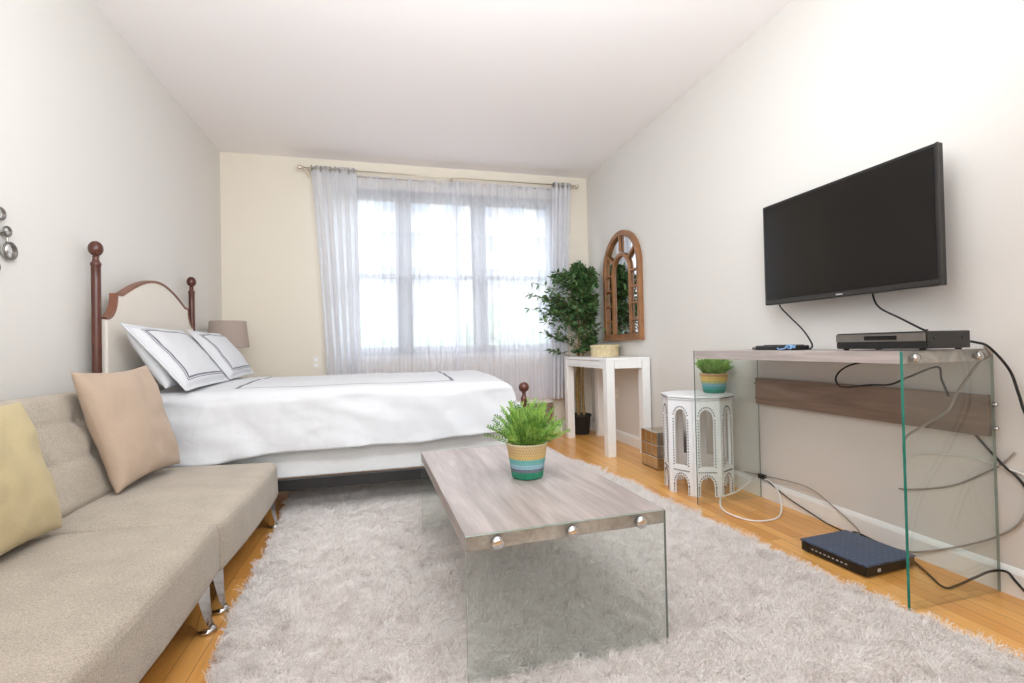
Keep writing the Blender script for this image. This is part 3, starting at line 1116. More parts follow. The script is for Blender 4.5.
def sofa_leg(x, y, sx, sy, z1):
    """flat chrome leg, wide at the top and curving out to a round foot"""
    mb = MB()
    vs_, fs = [], []
    n = 8
    for k in range(n+1):
        t = k/n
        z = 0.012+(z1-0.012)*t
        w = 0.017+0.040*t
        cx = x-sx*0.055*t**0.8
        cyy = y-sy*0.02*t
        for dx, dy in ((-w, -w), (w, -w), (w, w), (-w, w)):
            vs_.append((cx+dx*0.8, cyy+dy, z))
    for k in range(n):
        for i in range(4):
            j = (i+1) % 4
            fs.append((k*4+i, k*4+j, (k+1)*4+j, (k+1)*4+i))
    fs += [(3, 2, 1, 0), tuple(n*4+i for i in range(4))]
    mb.add(vs_, fs)
    o = build('leg', mb, 'chrome', sofa)
    build('foot', MB().lathe([(0.020, 0.0), (0.026, 0.003), (0.026, 0.010), (0.016, 0.016), (0.012, 0.018)], (x, y, 0), 24), 'chrome', o)
for y, s in ((0.93, -1), (1.655, 1), (1.775, -1), (2.545, 1)):
    sofa_leg(-0.548, y, 1, 0.3*s, 0.155)
    sofa_leg(-1.12, y, -0.5, 0.3*s, 0.155)
build('hinge_rail', MB().tube([(-1.10, 0.9, 0.17), (-1.10, 2.55, 0.17)], 0.015), 'black_metal', sofa)

o = build('throw_pillow', cushion_mb((-0.955, 2.035, 0.352), (-0.905, 2.43, 0.365), (-1.05, 2.475, 0.805), (-1.10, 2.055, 0.795), 0.13, seed=11, pinch=0.08, wr=0.006), 'pink', origin=(-0.95, 2.25, 0.36))
tag(o, 'blush tan linen throw pillow at the bed end of the sofa', 'pillow', 'throw pillows on the sofa')
o = build('throw_pillow', cushion_mb((-0.915, 1.28, 0.350), (-0.935, 1.69, 0.350), (-1.10, 1.80, 0.715), (-1.09, 1.33, 0.735), 0.13, seed=17, pinch=0.08, wr=0.005), 'yellow', origin=(-0.93, 1.5, 0.36))
tag(o, 'pale straw yellow throw pillow cut off by the picture edge', 'pillow', 'throw pillows on the sofa')

# wall ornament on the left wall
wd = thing('wall_ornament', 'silver wall ornament of small round mirrors on left wall', 'wall ornament', (XL, 1.98, 1.24))
stem = MB()
discs = [(2.117, 1.238, 0.030), (2.104, 1.306, 0.016), (2.028, 1.27, 0.030), (2.074, 1.362, 0.020), (1.98, 1.33, 0.034), (1.97, 1.20, 0.022), (2.05, 1.17, 0.016)]
for (ya, za, ra), (yb, zb, rb) in zip(discs, discs[1:]):
    stem.tube([(XL+0.012, ya, za), (XL+0.012, yb, zb)], 0.003, 8)
build('wire_frame', stem, 'steel', wd)
for y, z, r in discs:
    d = build('round_mirror', MB().lathe([(r*0.92, 0.004), (r*0.92, 0.018)], (XL, y, z), 28, axis=(1, 0, 0)), 'mirror', wd)
    rim_ = [(XL+0.016, y+r*math.cos(a), z+r*math.sin(a)) for a in [2*PI*i/28 for i in range(29)]]
    build('rim', MB().tube(rim_, 0.004, 8, cap=False), 'silverplastic', d)

# ------------------------------------------------------------------ coffee table
def glass_panel(lo, hi, name, parent, edge='glassedge_clear', thin_axis=1):
    mb = MB().box(lo, hi)
    # faces: bottom, top, -y, +x, +y, -x
    big = {1: (2, 4), 0: (3, 5)}[thin_axis]
    mb.mi = [0 if i in big or i == 0 else 1 for i in range(6)]
    return build(name, mb, ['tableglass', edge], parent)
def glass_panel2(lo, hi, parent, front):
    mb = MB().box(lo, hi)
    mb.mi = [0, 2, 0, 2, 0, 1]
    return build('glass_end', mb, ['tableglass', front, 'glassedge_clear'], parent)
def bolt(c, axis, parent, r=0.017):
    build('bolt', MB().lathe([(r*0.6, 0), (r, 0.001), (r, 0.008), (r*0.85, 0.012), (r*0.3, 0.013)], c, 24, axis=axis), 'chrome', parent)
ct = thing('coffee_table', 'low coffee table with grey wood top and glass ends on rug', 'coffee table', (0.42, 1.65, 0.0))
cx0, cx1, cy0, cy1 = 0.160, 0.730, 1.19, 2.21
build('tabletop', MB().box((cx0, cy0+0.0, 0.343), (cx1, cy1, 0.384), bev=0.0015), 'greywood', ct)
glass_panel((cx0, cy0-0.011, 0.006), (cx1, cy0-0.001, 0.383), 'glass_end', ct)
glass_panel((cx0, cy1+0.001, 0.006), (cx1, cy1+0.011, 0.383), 'glass_end', ct)
for x in (cx0+0.08, (cx0+cx1)/2, cx1-0.08):
    bolt((x, cy0-0.011, 0.361), (0, -1, 0), ct)
    bolt((x, cy1+0.011, 0.361), (0, 1, 0), ct)
ct.rotation_euler = (0, 0, math.radians(2.1))

# leafy pots
def leaf_pot(loc, rt, rb, h, pot_mat, leaf_m, label, spread, top, n, seed, name='potted_fern'):
    t = thing(name, label, 'plant', loc)
    x, y, z = loc
    pm = MB().lathe([(rb*0.9, 0.0), (rb, 0.004), (rb+(rt-rb)*0.5, h*0.5), (rt, h-0.008), (rt+0.003, h-0.002), (rt, h), (rt-0.006, h-0.002), (rt-0.010, h*0.75), (rt-0.012, h*0.72)], loc, 40)
    build('pot', pm, pot_mat, t)
    build('soil', MB().lathe([(rt-0.012, h*0.72), (rt-0.011, h*0.82), (0.001, h*0.86)], loc, 24), 'soil', t)
    fm = MB()
    rr = random.Random(seed)
    for i in range(n):
        a = rr.random()*2*PI
        lean = rr.random()**0.7
        r0 = rr.random()*rt*0.6
        base = Vector((x+r0*math.cos(a), y+r0*math.sin(a), z+h*0.8))
        hh = top*(1-0.50*lean**2)*(0.65+0.35*rr.random())
        out = rt*0.35+(spread-rt*0.35)*lean
        tip = Vector((x+out*math.cos(a), y+out*math.sin(a), z+h*0.8+hh))
        midp = (base+tip)/2+Vector((0, 0, hh*0.20))
        N = 13
        path = [base*(1-q)**2+midp*2*q*(1-q)+tip*q*q for q in [k/N for k in range(N+1)]]
        fm.tube(path, [0.0012]*N+[0.0005], 4)
        twist = rr.random()*PI
        for k in range(3, N+1):
            d = (path[k]-path[k-1]).normalized()
            side0 = Matrix.Rotation(twist+0.25*rr.gauss(0, 1), 3, d) @ d.orthogonal().normalized()
            ln = 0.024*(1.15-0.65*(k/N))*(0.8+0.4*rr.random())
            for sgn in (-1, 1):
                dirv = (d*0.85+side0*sgn*0.7+Vector((0, 0, 0.15))).normalized()
                b = path[k]
                wv = dirv.cross(d.cross(side0)).normalized()*0.0027
                nn = dirv.cross(wv).normalized()*0.0012
                fm.add([b, b+dirv*ln*0.45+wv+nn, b+dirv*ln, b+dirv*ln*0.45-wv+nn, b+dirv*ln*0.5-nn], [(0, 1, 4), (1, 2, 4), (2, 3, 4), (3, 0, 4)])
    build('foliage', fm, leaf_m, t)
    return t
leaf_pot((0.478, 1.645, 0.385), 0.073, 0.056, 0.125, 'potA', 'fern', 'bright green fern in woven tan and teal pot on coffee table', 0.150, 0.175, 120, 3)

# ------------------------------------------------------------------ glass console
cs = thing('console_table', 'glass ended console table with grey wood top below the television', 'console table', (1.77, 1.65, 0))
kx0, kx1, ky0, ky1, kz = 1.563, 1.962, 1.13, 2.19, 0.811
build('tabletop', MB().box((kx0, ky0+0.012, kz-0.041), (kx1, ky1-0.012, kz), bev=0.0015), 'greywood', cs)
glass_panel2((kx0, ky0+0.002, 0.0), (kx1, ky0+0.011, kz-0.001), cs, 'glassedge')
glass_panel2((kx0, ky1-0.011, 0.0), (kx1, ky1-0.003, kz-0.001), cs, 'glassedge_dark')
build('back_panel', MB().box((kx1-0.022, ky0+0.012, 0.515), (kx1, ky1-0.012, 0.655), bev=0.001), 'greywood_dark', cs)
for y, s in ((ky0, -1), (ky1, 1)):
    for x in (kx0+0.045, kx1-0.075):
        bolt((x, y, kz-0.022), (0, s, 0), cs, 0.014)
    for z in (0.545, 0.625):
        bolt((kx1-0.011, y, z), (0, s, 0), cs, 0.007)

# cable box on console
cb = thing('cable_box', 'black and silver cable box at the near end of the console top', 'cable box', (1.71, 1.26, kz))
build('body', MB().box((1.628, 1.105, kz+0.006), (1.815, 1.412, kz+0.062), bev=0.003), 'black', cb)
build('front_panel', MB().box((1.619, 1.108, kz+0.030), (1.629, 1.409, kz+0.057), bev=0.002), 'silverplastic', cb)
build('lower_front', MB().box((1.622, 1.108, kz+0.008), (1.629, 1.409, kz+0.029), bev=0.002), 'black', cb)
build('display', MB().box((1.6175, 1.19, kz+0.036), (1.6195, 1.30, kz+0.050)), 'screen', cb)
for x, y in ((1.645, 1.13), (1.645, 1.39), (1.80, 1.13), (1.80, 1.39)):
    build('foot', MB().lathe([(0.009, 0.0005), (0.009, 0.007)], (x, y, kz), 14), 'black_soft', cb)
for x in (1.66, 1.78):
    build('side_screw', MB().lathe([(0.004, 0), (0.004, 0.002)], (x, 1.105, kz+0.04), 10, axis=(0, -1, 0)), 'darkgap', cb)

# remote / small player
rc_ = thing('remote_control', 'slim black remote lying at the middle of the console top', 'remote', (1.70, 1.75, kz))
m = frame_mat((1.70, 1.75, kz+0.001), (0.10, 1, 0), (-1, 0.10, 0))
build('body', MB().box((-0.135, -0.028, 0), (0.135, 0.028, 0.020), bev=0.005, mat=m), 'black', rc_)
build('end_cap', MB().box((0.1355, -0.024, 0.001), (0.165, 0.024, 0.014), bev=0.004, mat=m), 'silverplastic', rc_)
bt_ = MB()
for i in range(9):
    for j in range(3):
        bt_.box((-0.115+i*0.024, -0.018+j*0.013, 0.0202), (-0.101+i*0.024, -0.009+j*0.013, 0.023), mat=m)
build('buttons', bt_, 'darkgap', rc_)
bw = MB()
rr = random.Random(4)
pts = [(1.615+0.035*rr.random(), 1.595+0.075*k/16+0.02*rr.random(), kz+0.004+0.022*rr.random()) for k in range(17)]
bw.tube(smooth_path(pts, 5), 0.0028, 6)
tag(build('wire_tangle', bw, 'blue', origin=(1.67, 1.64, kz)), 'tangle of thin pale blue wire beside the black remote', 'wire')

# ------------------------------------------------------------------ television
tv = thing('television', 'black flat screen television mounted on the right wall', 'television', (XR, 1.59, 1.03))
ty0, ty1, tz0, tz1 = 1.203, 1.995, 1.032, 1.528
tvb = MB().box((1.850, ty0, tz0), (1.876, ty1, tz1), bev=0.004)
build('body', tvb, 'black', tv)
build('rear_cover', MB().box((1.8762, ty0+0.12, tz0+0.03), (1.906, ty1-0.12, 1.14), bev=0.01), 'black', tv)
build('screen', MB().box((1.8485, ty0+0.014, tz0+0.026), (1.8505, ty1-0.014, tz1-0.013)), 'screen', tv)
build('lower_bezel', MB().box((1.8465, ty0+0.006, tz0+0.004), (1.8505, ty1-0.006, tz0+0.020), bev=0.001), 'tvtrim', tv)
build('side_trim', MB().box((1.847, ty0-0.002, tz0), (1.853, ty0+0.006, tz1), bev=0.0015), 'tvtrim', tv)
build('status_light', MB().box((1.8455, 1.57, tz0+0.009), (1.847, 1.60, tz0+0.014)), 'led', tv)
mo = MB().box((1.955, 1.30, 1.16), (XR, 1.90, 1.36), bev=0.003)
for y in (1.232, 1.93):
    mo.box((1.877, y-0.014, 1.15), (1.896, y+0.014, 1.355), bev=0.002)
mo.box((1.9, 1.40, 1.18), (1.958, 1.80, 1.20)).box((1.9, 1.40, 1.32), (1.958, 1.80, 1.34)).box((1.8765, 1.232, 1.24), (1.896, 1.93, 1.27))
build('wall_mount', mo, 'black', tv)

# ------------------------------------------------------------------ modem
md_ = thing('modem_router', 'flat navy and black modem on the floor under the console', 'modem', (1.745, 1.46, 0))
mm = frame_mat((1.745, 1.462, 0), (1, 0.06, 0), (-0.06, 1, 0))
build('body', MB().box((-0.125, -0.13, 0.005), (0.125, 0.13, 0.040), bev=0.004, mat=mm), 'black', md_)
build('top_cover', MB().box((-0.128, -0.133, 0.0402), (0.128, 0.133, 0.047), bev=0.003, mat=mm), 'navy', md_)
ld = MB()
for k in range(9):
    ld.box((-0.1262, -0.06+k*0.017, 0.020), (-0.1248, -0.052+k*0.017, 0.024), mat=mm)
build('indicator_row', ld, 'led', md_)
build('side_button', MB().box((-0.07, -0.1315, 0.016), (-0.055, -0.1295, 0.028), mat=mm), 'led', md_)
for x in (-0.1, 0.1):
    for y in (-0.1, 0.1):
        build('foot', MB().lathe([(0.008, 0), (0.008, 0.006)], mm @ Vector((x, y, 0)), 12), 'black_soft', md_)

# ------------------------------------------------------------------ cables
def cable(pts, r, mat, label, name='cable', n=8):
    P = smooth_path(pts, n)
    o = build(name, MB().tube(P, r, 8), mat, origin=P[0])
    tag(o, label, 'cable')
    return o
cable([(1.892, 1.945, 1.09), (1.89, 1.945, 1.03), (1.86, 1.854, 0.965), (1.80, 1.726, 0.899), (1.74, 1.625, 0.835), (1.70, 1.60, kz+0.004)], 0.0035, 'black_soft', 'black cord hanging from the television down to the remote')
cable([(1.892, 1.478, 1.09), (1.89, 1.474, 1.02), (1.86, 1.426, 0.972), (1.80, 1.309, 0.925), (1.75, 1.20, 0.880), (1.74, 1.18, kz+0.066)], 0.0035, 'black_soft', 'black cord running from the television down to the cable box')
cable([(1.93, 1.50, 0.768), (1.80, 1.515, 0.745), (1.78, 1.553, 0.699), (1.78, 1.528, 0.660), (1.78, 1.412, 0.676), (1.78, 1.337, 0.683), (1.80, 1.287, 0.712), (1.87, 1.24, 0.748), (1.935, 1.27, 0.70), (1.936, 1.25, 0.64)], 0.0035, 'black_soft', 'black cord looping below the console top above the wood panel')
cable([(1.816, 1.13, kz+0.03), (1.84, 1.105, kz+0.022), (1.88, 1.094, kz+0.005), (1.94, 1.078, 0.742), (1.958, 1.066, 0.662), (1.965, 1.051, 0.590), (1.965, 0.98, 0.42), (1.962, 0.9, 0.25), (1.955, 0.85, 0.012)], 0.004, 'black_soft', 'black cord arching from the cable box down the right wall')
cable([(1.90, 1.118, kz+0.008), (1.925, 1.118, 0.79), (1.925, 1.149, 0.765), (1.925, 1.214, 0.661), (1.925, 1.251, 0.587), (1.925, 1.338, 0.517), (1.93, 1.40, 0.46), (1.955, 1.42, 0.36)], 0.0045, 'greycable', 'grey brown cord crossing in front of the console wood panel')
cable([(1.972, 1.26, 0.60), (1.972, 1.195, 0.510), (1.972, 1.120, 0.422), (1.972, 1.085, 0.392), (1.972, 1.055, 0.343), (1.972, 1.02, 0.24), (1.97, 1.0, 0.16)], 0.004, 'black_soft', 'black cord slanting down the wall from below the wood panel')
cable([(1.974, 1.40, 0.395), (1.974, 1.343, 0.413), (1.974, 1.224, 0.428), (1.974, 1.125, 0.416), (1.974, 1.06, 0.402)], 0.003, 'whitecable', 'thin white cord across wall behind the near console glass')
cable([(1.974, 1.46, 0.25), (1.974, 1.404, 0.262), (1.974, 1.274, 0.312), (1.974, 1.167, 0.389), (1.974, 1.125, 0.425), (1.974, 1.09, 0.47)], 0.003, 'greycable', 'thin grey cord rising across wall behind the near console glass')
cable([(1.972, 1.02, 0.38), (1.972, 1.06, 0.328), (1.972, 1.075, 0.258), (1.970, 1.129, 0.190), (1.962, 1.246, 0.105), (1.955, 1.397, 0.025), (1.94, 1.5, 0.008), (1.90, 1.56, 0.006)], 0.0035, 'greycable', 'grey cord curving from right wall down to the floor behind modem')
cable([(1.875, 1.585, 0.03), (1.915, 1.60, 0.03), (1.94, 1.52, 0.012), (1.935, 1.41, 0.006), (1.874, 1.304, 0.005), (1.809, 1.203, 0.005), (1.86, 1.195, 0.006), (1.915, 1.180, 0.03), (1.945, 1.150, 0.062), (1.952, 1.110, 0.078), (1.952, 1.085, 0.055), (1.952, 1.04, 0.02), (1.955, 0.95, 0.005)], 0.004, 'black_soft', 'black cord snaking over the floor from modem past console glass')
cable([(1.735, 2.225, 0.006), (1.64, 2.10, 0.006), (1.615, 2.0, 0.006), (1.655, 1.895, 0.006), (1.77, 1.885, 0.006), (1.865, 1.945, 0.015), (1.925, 2.02, 0.07), (1.950, 2.10, 0.108), (1.950, 2.20, 0.105), (1.935, 2.235, 0.075), (1.85, 2.232, 0.030), (1.745, 2.222, 0.014)], 0.0042, 'whitecable', 'white cable coiled in a ring on floor beside the carved stool')
cable([(1.958, 2.30, 0.112), (1.958, 2.154, 0.124), (1.958, 1.98, 0.14), (1.958, 1.85, 0.135), (1.958, 1.716, 0.078), (1.95, 1.62, 0.03), (1.90, 1.58, 0.03), (1.865, 1.575, 0.03)], 0.0028, 'greycable', 'thin grey cord sagging along baseboard from the clip to modem')
cable([(1.958, 2.158, 0.115), (1.957, 2.013, 0.058), (1.955, 1.849, 0.018), (1.945, 1.76, 0.006), (1.93, 1.66, 0.006), (1.895, 1.60, 0.02), (1.865, 1.545, 0.028)], 0.0028, 'black_soft', 'thin dark cord along foot of baseboard from the clip to modem')
pb = MB().box((1.945, 2.14, 0.108), (1.965, 2.185, 0.132), bev=0.003)
tag(build('cable_clip', pb, 'black', origin=(1.955, 2.16, 0.12)), 'small dark cable coupler on the baseboard between stool and modem', 'coupler')

# ------------------------------------------------------------------ white desk
dk = thing('desk', 'white square-legged desk against right wall under the arched mirror', 'desk', (1.79, 3.74, 0))
dx0, dx1, dy0, dy1, dzt = 1.597, 1.965, 3.295, 4.18, 0.752
build('tabletop', MB().box((dx0, dy0, dzt-0.022), (dx1, dy1, dzt), bev=0.002), 'table_white', dk)
ap = MB()
ap.box((dx0+0.002, dy0+0.07, dzt-0.082), (dx0+0.022, dy0+0.13, dzt-0.0225)).box((dx0+0.002, dy1-0.13, dzt-0.082), (dx0+0.022, dy1-0.07, dzt-0.0225))
ap.box((dx0+0.002, dy0+0.13, dzt-0.082), (dx0+0.022, dy1-0.13, dzt-0.068))
ap.box((dx1-0.022, dy0+0.07, dzt-0.082), (dx1-0.002, dy1-0.07, dzt-0.0225))
ap.box((dx0+0.07, dy0+0.002, dzt-0.082), (dx1-0.07, dy0+0.022, dzt-0.0225))
ap.box((dx0+0.07, dy1-0.022, dzt-0.082), (dx1-0.07, dy1-0.002, dzt-0.0225))
build('apron', ap, 'table_white', dk)
build('drawer', MB().box((dx0+0.004, dy0+0.133, dzt-0.066), (dx0+0.022, dy1-0.133, dzt-0.027), bev=0.001), 'table_white', dk)
for x in (dx0, dx1-0.066):
    for y in (dy0, dy1-0.066):
        build('leg', MB().box((x, y, 0), (x+0.066, y+0.066, dzt-0.0225), bev=0.002), 'table_white', dk)

# woven round box on the desk
bx = thing('woven_box', 'round cream woven box with lid on the white desk', 'box', (1.83, 3.80, dzt))
def woven(r, z0, z1, c):
    prof = []
    n = int((z1-z0)/0.008)
    for k in range(n):
        z = z0+(z1-z0)*k/n
        h = (z1-z0)/n
        prof += [(r, z), (r+0.003, z+h*0.3), (r+0.003, z+h*0.7)]
    prof.append((r, z1))
    return prof
build('body', MB().lathe(woven(0.118, 0.0, 0.075, None), (1.83, 3.80, dzt+0.0005), 48), 'basket', bx)
build('lid', MB().lathe(woven(0.124, 0.0755, 0.098, None)+[(0.10, 0.103), (0.05, 0.106), (0.002, 0.107)], (1.83, 3.80, dzt+0.0005), 48), 'basket', bx)

# ------------------------------------------------------------------ arched mirror
mr = thing('wall_mirror', 'arched brown wooden window-pane mirror on the right wall above desk', 'mirror', (XR, 3.73, 0.90))
mc, mw, mz0, mzs = 3.715, 0.328, 0.90, 1.505
def arch(w, z0, zs, rz=None, n=28):
    rz = rz or w
    return [(w, z0)]+[(w*math.cos(PI*k/n), zs+rz*math.sin(PI*k/n)) for k in range(n+1)]+[(-w, z0)]
mm_ = frame_mat((XR-0.0185, mc, 0), (0, -1, 0), (0, 0, 1))     # local z points to -x
fm = MB()
plate(fm, [arch(mw, mz0, mzs), arch(mw-0.046, mz0+0.04, mzs)], 0.036, mm_, 0, 0.005)
build('outer_frame', fm, 'mirrorwood', mr)
im = MB()
plate(im, [arch(0.170, mz0+0.04, mzs-0.03), arch(0.142, mz0+0.04, mzs-0.03)], 0.018, frame_mat((XR-0.021, mc, 0), (0, -1, 0), (0, 0, 1)), 0, 0.003)
build('inner_arch', im, 'mirrorwood', mr)
for k in range(4):
    z = mz0+0.16+k*0.135
    for s in (-1, 1):
        y0_, y1_ = sorted((mc+s*0.170, mc+s*0.284))
        build('muntin', MB().box((XR-0.030, y0_, z-0.008), (XR-0.012, y1_, z+0.008), bev=0.002), 'mirrorwood', mr)
for a in (35, 90, 145):
    a = math.radians(a)
    d = Vector((0, math.cos(a), math.sin(a)))
    p0, p1 = Vector((XR-0.025, mc, mzs-0.02))+d*0.168, Vector((XR-0.025, mc, mzs))+d*0.29
    t = frame_mat(p0, d, (1, 0, 0))
    build('spoke', MB().box((0, -0.009, -0.009), ((p1-p0).length, 0.009, 0.009), mat=t), 'mirrorwood', mr)
gm = MB()
plate(gm, [arch(mw-0.055, mz0+0.045, mzs)], 0.006, frame_mat((XR-0.008, mc, 0), (0, -1, 0), (0, 0, 1)))
build('mirror_glass', gm, 'mirror', mr)
build('bottom_ledge', MB().box((XR-0.050, mc-mw, mz0-0.012), (XR-0.001, mc+mw, mz0+0.012), bev=0.003), 'mirrorwood', mr)

# ------------------------------------------------------------------ mirrored box
mb_ = thing('mirrored_box', 'square mirror-tiled box on the floor beside the carved stool', 'box', (1.84, 2.95, 0))
bx0, bx1, by0, by1, bz0, bz1 = 1.735, 1.945, 2.845, 3.055, 0.004, 0.255
build('core', MB().box((bx0+0.004, by0+0.004, bz0), (bx1-0.004, by1-0.004, bz1-0.004)), 'darkgap', mb_)
def tiles(name, o, ax, ay, w, h):
    m = MB()
    n = 3
    for i in range(n):
        for j in range(n):
            g = 0.0015
            t = frame_mat(o, ax, ay)
            x0_, x1_, y0_, y1_ = i*w/n+g, (i+1)*w/n-g, j*h/n+g, (j+1)*h/n-g
            b = 0.003
            vs_ = [(x0_, y0_, 0), (x1_, y0_, 0), (x1_, y1_, 0), (x0_, y1_, 0), (x0_+b, y0_+b, 0.003), (x1_-b, y0_+b, 0.003), (x1_-b, y1_-b, 0.003), (x0_+b, y1_-b, 0.003)]
            m.add([t @ Vector(v) for v in vs_], [(4, 5, 6, 7), (0, 1, 5, 4), (1, 2, 6, 5), (2, 3, 7, 6), (3, 0, 4, 7)])
    build(name, m, 'mirrortile', mb_)
tiles('side_tiles', (bx0+0.004, by1, bz0), (0, -1, 0), (0, 0, 1), by1-by0, bz1-bz0)
tiles('side_tiles', (bx0, by0+0.004, bz0), (1, 0, 0), (0, 0, 1), bx1-bx0, bz1-bz0)
tiles('side_tiles', (bx1-0.004, by0, bz0), (0, 1, 0), (0, 0, 1), by1-by0, bz1-bz0)
tiles('side_tiles', (bx1, by1-0.004, bz0), (-1, 0, 0), (0, 0, 1), bx1-bx0, bz1-bz0)
tiles('top_tiles', (bx0, by0, bz1-0.004), (1, 0, 0), (0, 1, 0), bx1-bx0, by1-by0)

# ------------------------------------------------------------------ carved octagonal stool
sc_, rS = Vector((1.755, 2.44, 0)), 0.187
st = thing('side_stool', 'white carved octagonal stool with arches and beaded edges', 'stool', sc_)
zt = 0.556
a0 = math.radians(-110.0-22.5)
def octv(r, k, z):
    a = a0+k*PI/4
    return Vector((sc_.x+r*math.cos(a), sc_.y+r*math.sin(a), z))
tp = MB()
for (r, z), (r2, z2) in (((rS+0.004, zt-0.028), (rS+0.012, zt-0.022)), ((rS+0.012, zt-0.022), (rS+0.012, zt-0.004)), ((rS+0.012, zt-0.004), (rS+0.008, zt))):
    vs_ = [octv(r, k, z) for k in range(8)]+[octv(r2, k, z2) for k in range(8)]
    tp.add(vs_, [(k, (k+1) % 8, 8+(k+1) % 8, 8+k) for k in range(8)])
tp.add([octv(rS+0.008, k, zt) for k in range(8)], [tuple(range(8))])
tp.add([octv(rS+0.004, k, zt-0.028) for k in range(8)], [tuple(range(7, -1, -1))])
tb = tp
for k in range(8):
    p, q = octv(rS+0.0135, k, zt-0.013), octv(rS+0.0135, (k+1) % 8, zt-0.013)
    for i in range(14):
        tb.ball(p.lerp(q, (i+0.5)/14), 0.0036, 6, 1)
build('top', tp, ['stool', 'bead'], st)
W8 = 2*rS*math.sin(PI/8)
def arch_hole(w, z0, zs, rz, n=16):
    return [(w, z0)]+[(w*math.cos(PI*k/n), zs+rz*math.sin(PI*k/n)) for k in range(n+1)]+[(-w, z0)]
for k in range(8):
    p, q = octv(rS, k, 0), octv(rS, (k+1) % 8, 0)
    mid = (p+q)/2
    ax = (q-p).normalized()
    t = frame_mat(mid, ax, (0, 0, 1))
    # local z = ax x up
    pm = MB()
    hw8 = W8/2-0.0005
    foot = [(0.038*math.cos(PI*i/12), 0.055+0.055*math.sin(PI*i/12)) for i in range(13)]
    outer = [(-hw8, 0.001), (-hw8, zt-0.029), (hw8, zt-0.029), (hw8, 0.001), (0.038, 0.001)]+foot+[(-0.038, 0.001)]
    hole = arch_hole(0.037, 0.165, 0.425, 0.055)
    plate(pm, [outer, hole], 0.012, t)
    side = t.col[2].xyz.normalized()
    outd = side if side.dot(mid-sc_) > 0 else -side
    bd = pm
    def bead(x, z):
        bd.ball(mid+ax*x+Vector((0, 0, z))+outd*0.0065, 0.0045, 6, 1)
    for i in range(17):
        z = 0.165+i*0.016
        bead(-0.045, z); bead(0.045, z)
    for i in range(1, 12):
        a = PI*i/12
        bead(0.045*math.cos(a), 0.432+0.062*math.sin(a))
    for i in range(9):
        bead(-0.045+0.09*i/8, 0.135)
    for i in range(13):
        a = PI*i/12
        bead(0.046*math.cos(a), 0.055+0.064*math.sin(a))
    for i in range(4):
        bead(-0.046, 0.012+i*0.012); bead(0.046, 0.012+i*0.012)
    build('arch_panel', pm, ['stool', 'bead'], st)
leaf_pot((1.868, 2.425, zt+0.0005), 0.078, 0.060, 0.115, 'potB', 'fern2', 'green fern in banded woven pot standing on the carved stool', 0.106, 0.145, 100, 8)

# ------------------------------------------------------------------ potted ficus tree
tr = thing('potted_ficus', 'tall leafy ficus tree in black pot in the corner behind desk', 'plant', (1.80, 4.305, 0))
tx, tyy = 1.80, 4.29
build('pot', MB().lathe([(0.072, 0.0), (0.075, 0.004), (0.090, 0.165), (0.098, 0.168), (0.099, 0.19), (0.092, 0.192), (0.088, 0.17), (0.084, 0.16)], (tx, tyy, 0), 36), 'blackpot', tr)
build('soil', MB().lathe([(0.084, 0.15), (0.084, 0.165), (0.001, 0.168)], (tx, tyy, 0), 24), 'soil', tr)
rr = random.Random(21)
tips = []
for k, (dx, dy) in enumerate(((-0.03, -0.012), (0.022, -0.02), (-0.004, 0.02))):
    pts = []
    for i in range(9):
        z = 0.16+i*0.14
        pts.append((tx+dx*(1+0.3*math.sin(i*0.9+k*2)), tyy+dy+0.012*math.sin(i*0.8+k)-0.10*max(0, z-0.75), z))
    build('trunk', MB().tube(smooth_path(pts, 4), [0.015-0.010*i/32 for i in range(33)], 8), 'bark', tr)
fol = MB()
tw = MB()
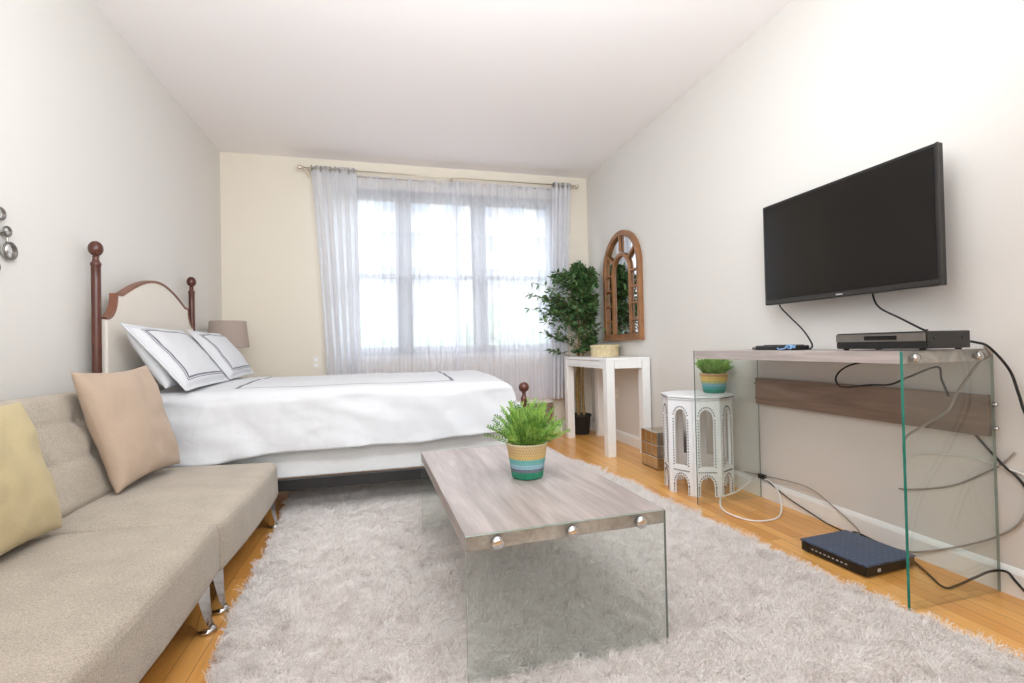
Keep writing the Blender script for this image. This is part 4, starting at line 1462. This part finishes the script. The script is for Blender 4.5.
def leaf(b, d, ln, wd):
    n = Vector((rr.gauss(0, 0.5), rr.gauss(0, 0.5), 1)).normalized()
    s = d.cross(n)
    if s.length < 1e-3:
        s = d.orthogonal()
    s = s.normalized()*wd
    n = s.cross(d).normalized()
    fol.add([b, b+d*ln*0.35+s-n*0.002, b+d*ln*0.7+s*0.6-n*0.001, b+d*ln-n*0.004, b+d*ln*0.7-s*0.6-n*0.001, b+d*ln*0.35-s-n*0.002, b+d*ln*0.45+n*0.004],
            [(0, 6, 5), (0, 1, 6), (1, 2, 6), (2, 3, 6), (3, 4, 6), (4, 5, 6)], 0, True)
def inside(p):
    return p.x < 1.955 and p.y < 4.245 and not (p.z < 0.775 and p.x > 1.58) and not (p.x > 1.90 and p.y < 4.06) and p.z > 0.72
cc = Vector((1.72, 4.06, 1.18))
nb = 0
while nb < 150:
    th = rr.random()*2*PI
    zz = 0.70+0.93*rr.random()
    hh = (zz-0.70)/0.86
    env = 0.47*math.sin(PI*min(1, 0.12+0.88*(hh**0.8)*0.92+0.04))**0.7
    start = Vector((tx-0.01+0.03*math.cos(th), tyy-0.02-0.10*max(0, zz-0.85), zz))
    reach = env*(0.55+0.5*rr.random())
    dirv = Vector((math.cos(th)*1.0, math.sin(th)*0.9, 0.25+0.4*rr.random()))
    end = start+dirv*reach+Vector((0, 0, -0.05*rr.random()))
    end.x -= 0.10*rr.random()
    if not inside(end):
        end.x = min(end.x, 1.94-0.05*rr.random())
        end.y = min(end.y, 4.23-0.05*rr.random())
        if end.x > 1.88 and end.y < 4.07:
            end.x = 1.87
    if end.z < 0.79:
        end.z = 0.79+0.1*rr.random()
    nb += 1
    midp = start.lerp(end, 0.5)+Vector((0, 0, 0.03))
    path = [start.lerp(midp, s).lerp(midp.lerp(end, s), s) for s in [i/7 for i in range(8)]]
    tw.tube(path, [0.003-0.0003*i for i in range(8)], 5)
    for i in range(1, 8):
        d = (path[i]-path[i-1]).normalized()
        for rep in range(4):
            sd = Vector((rr.gauss(0, 1), rr.gauss(0, 1), rr.gauss(-0.25, 0.6))).normalized()
            dl = (d*0.8+sd).normalized()
            ln = 0.048+0.03*rr.random()
            b = path[i-1].lerp(path[i], rr.random())
            if inside(b+dl*ln) and inside(b):
                leaf(b, dl, ln, 0.0105+0.004*rr.random())
build('twigs', tw, 'bark', tr)
build('foliage', fol, 'ficus', tr)
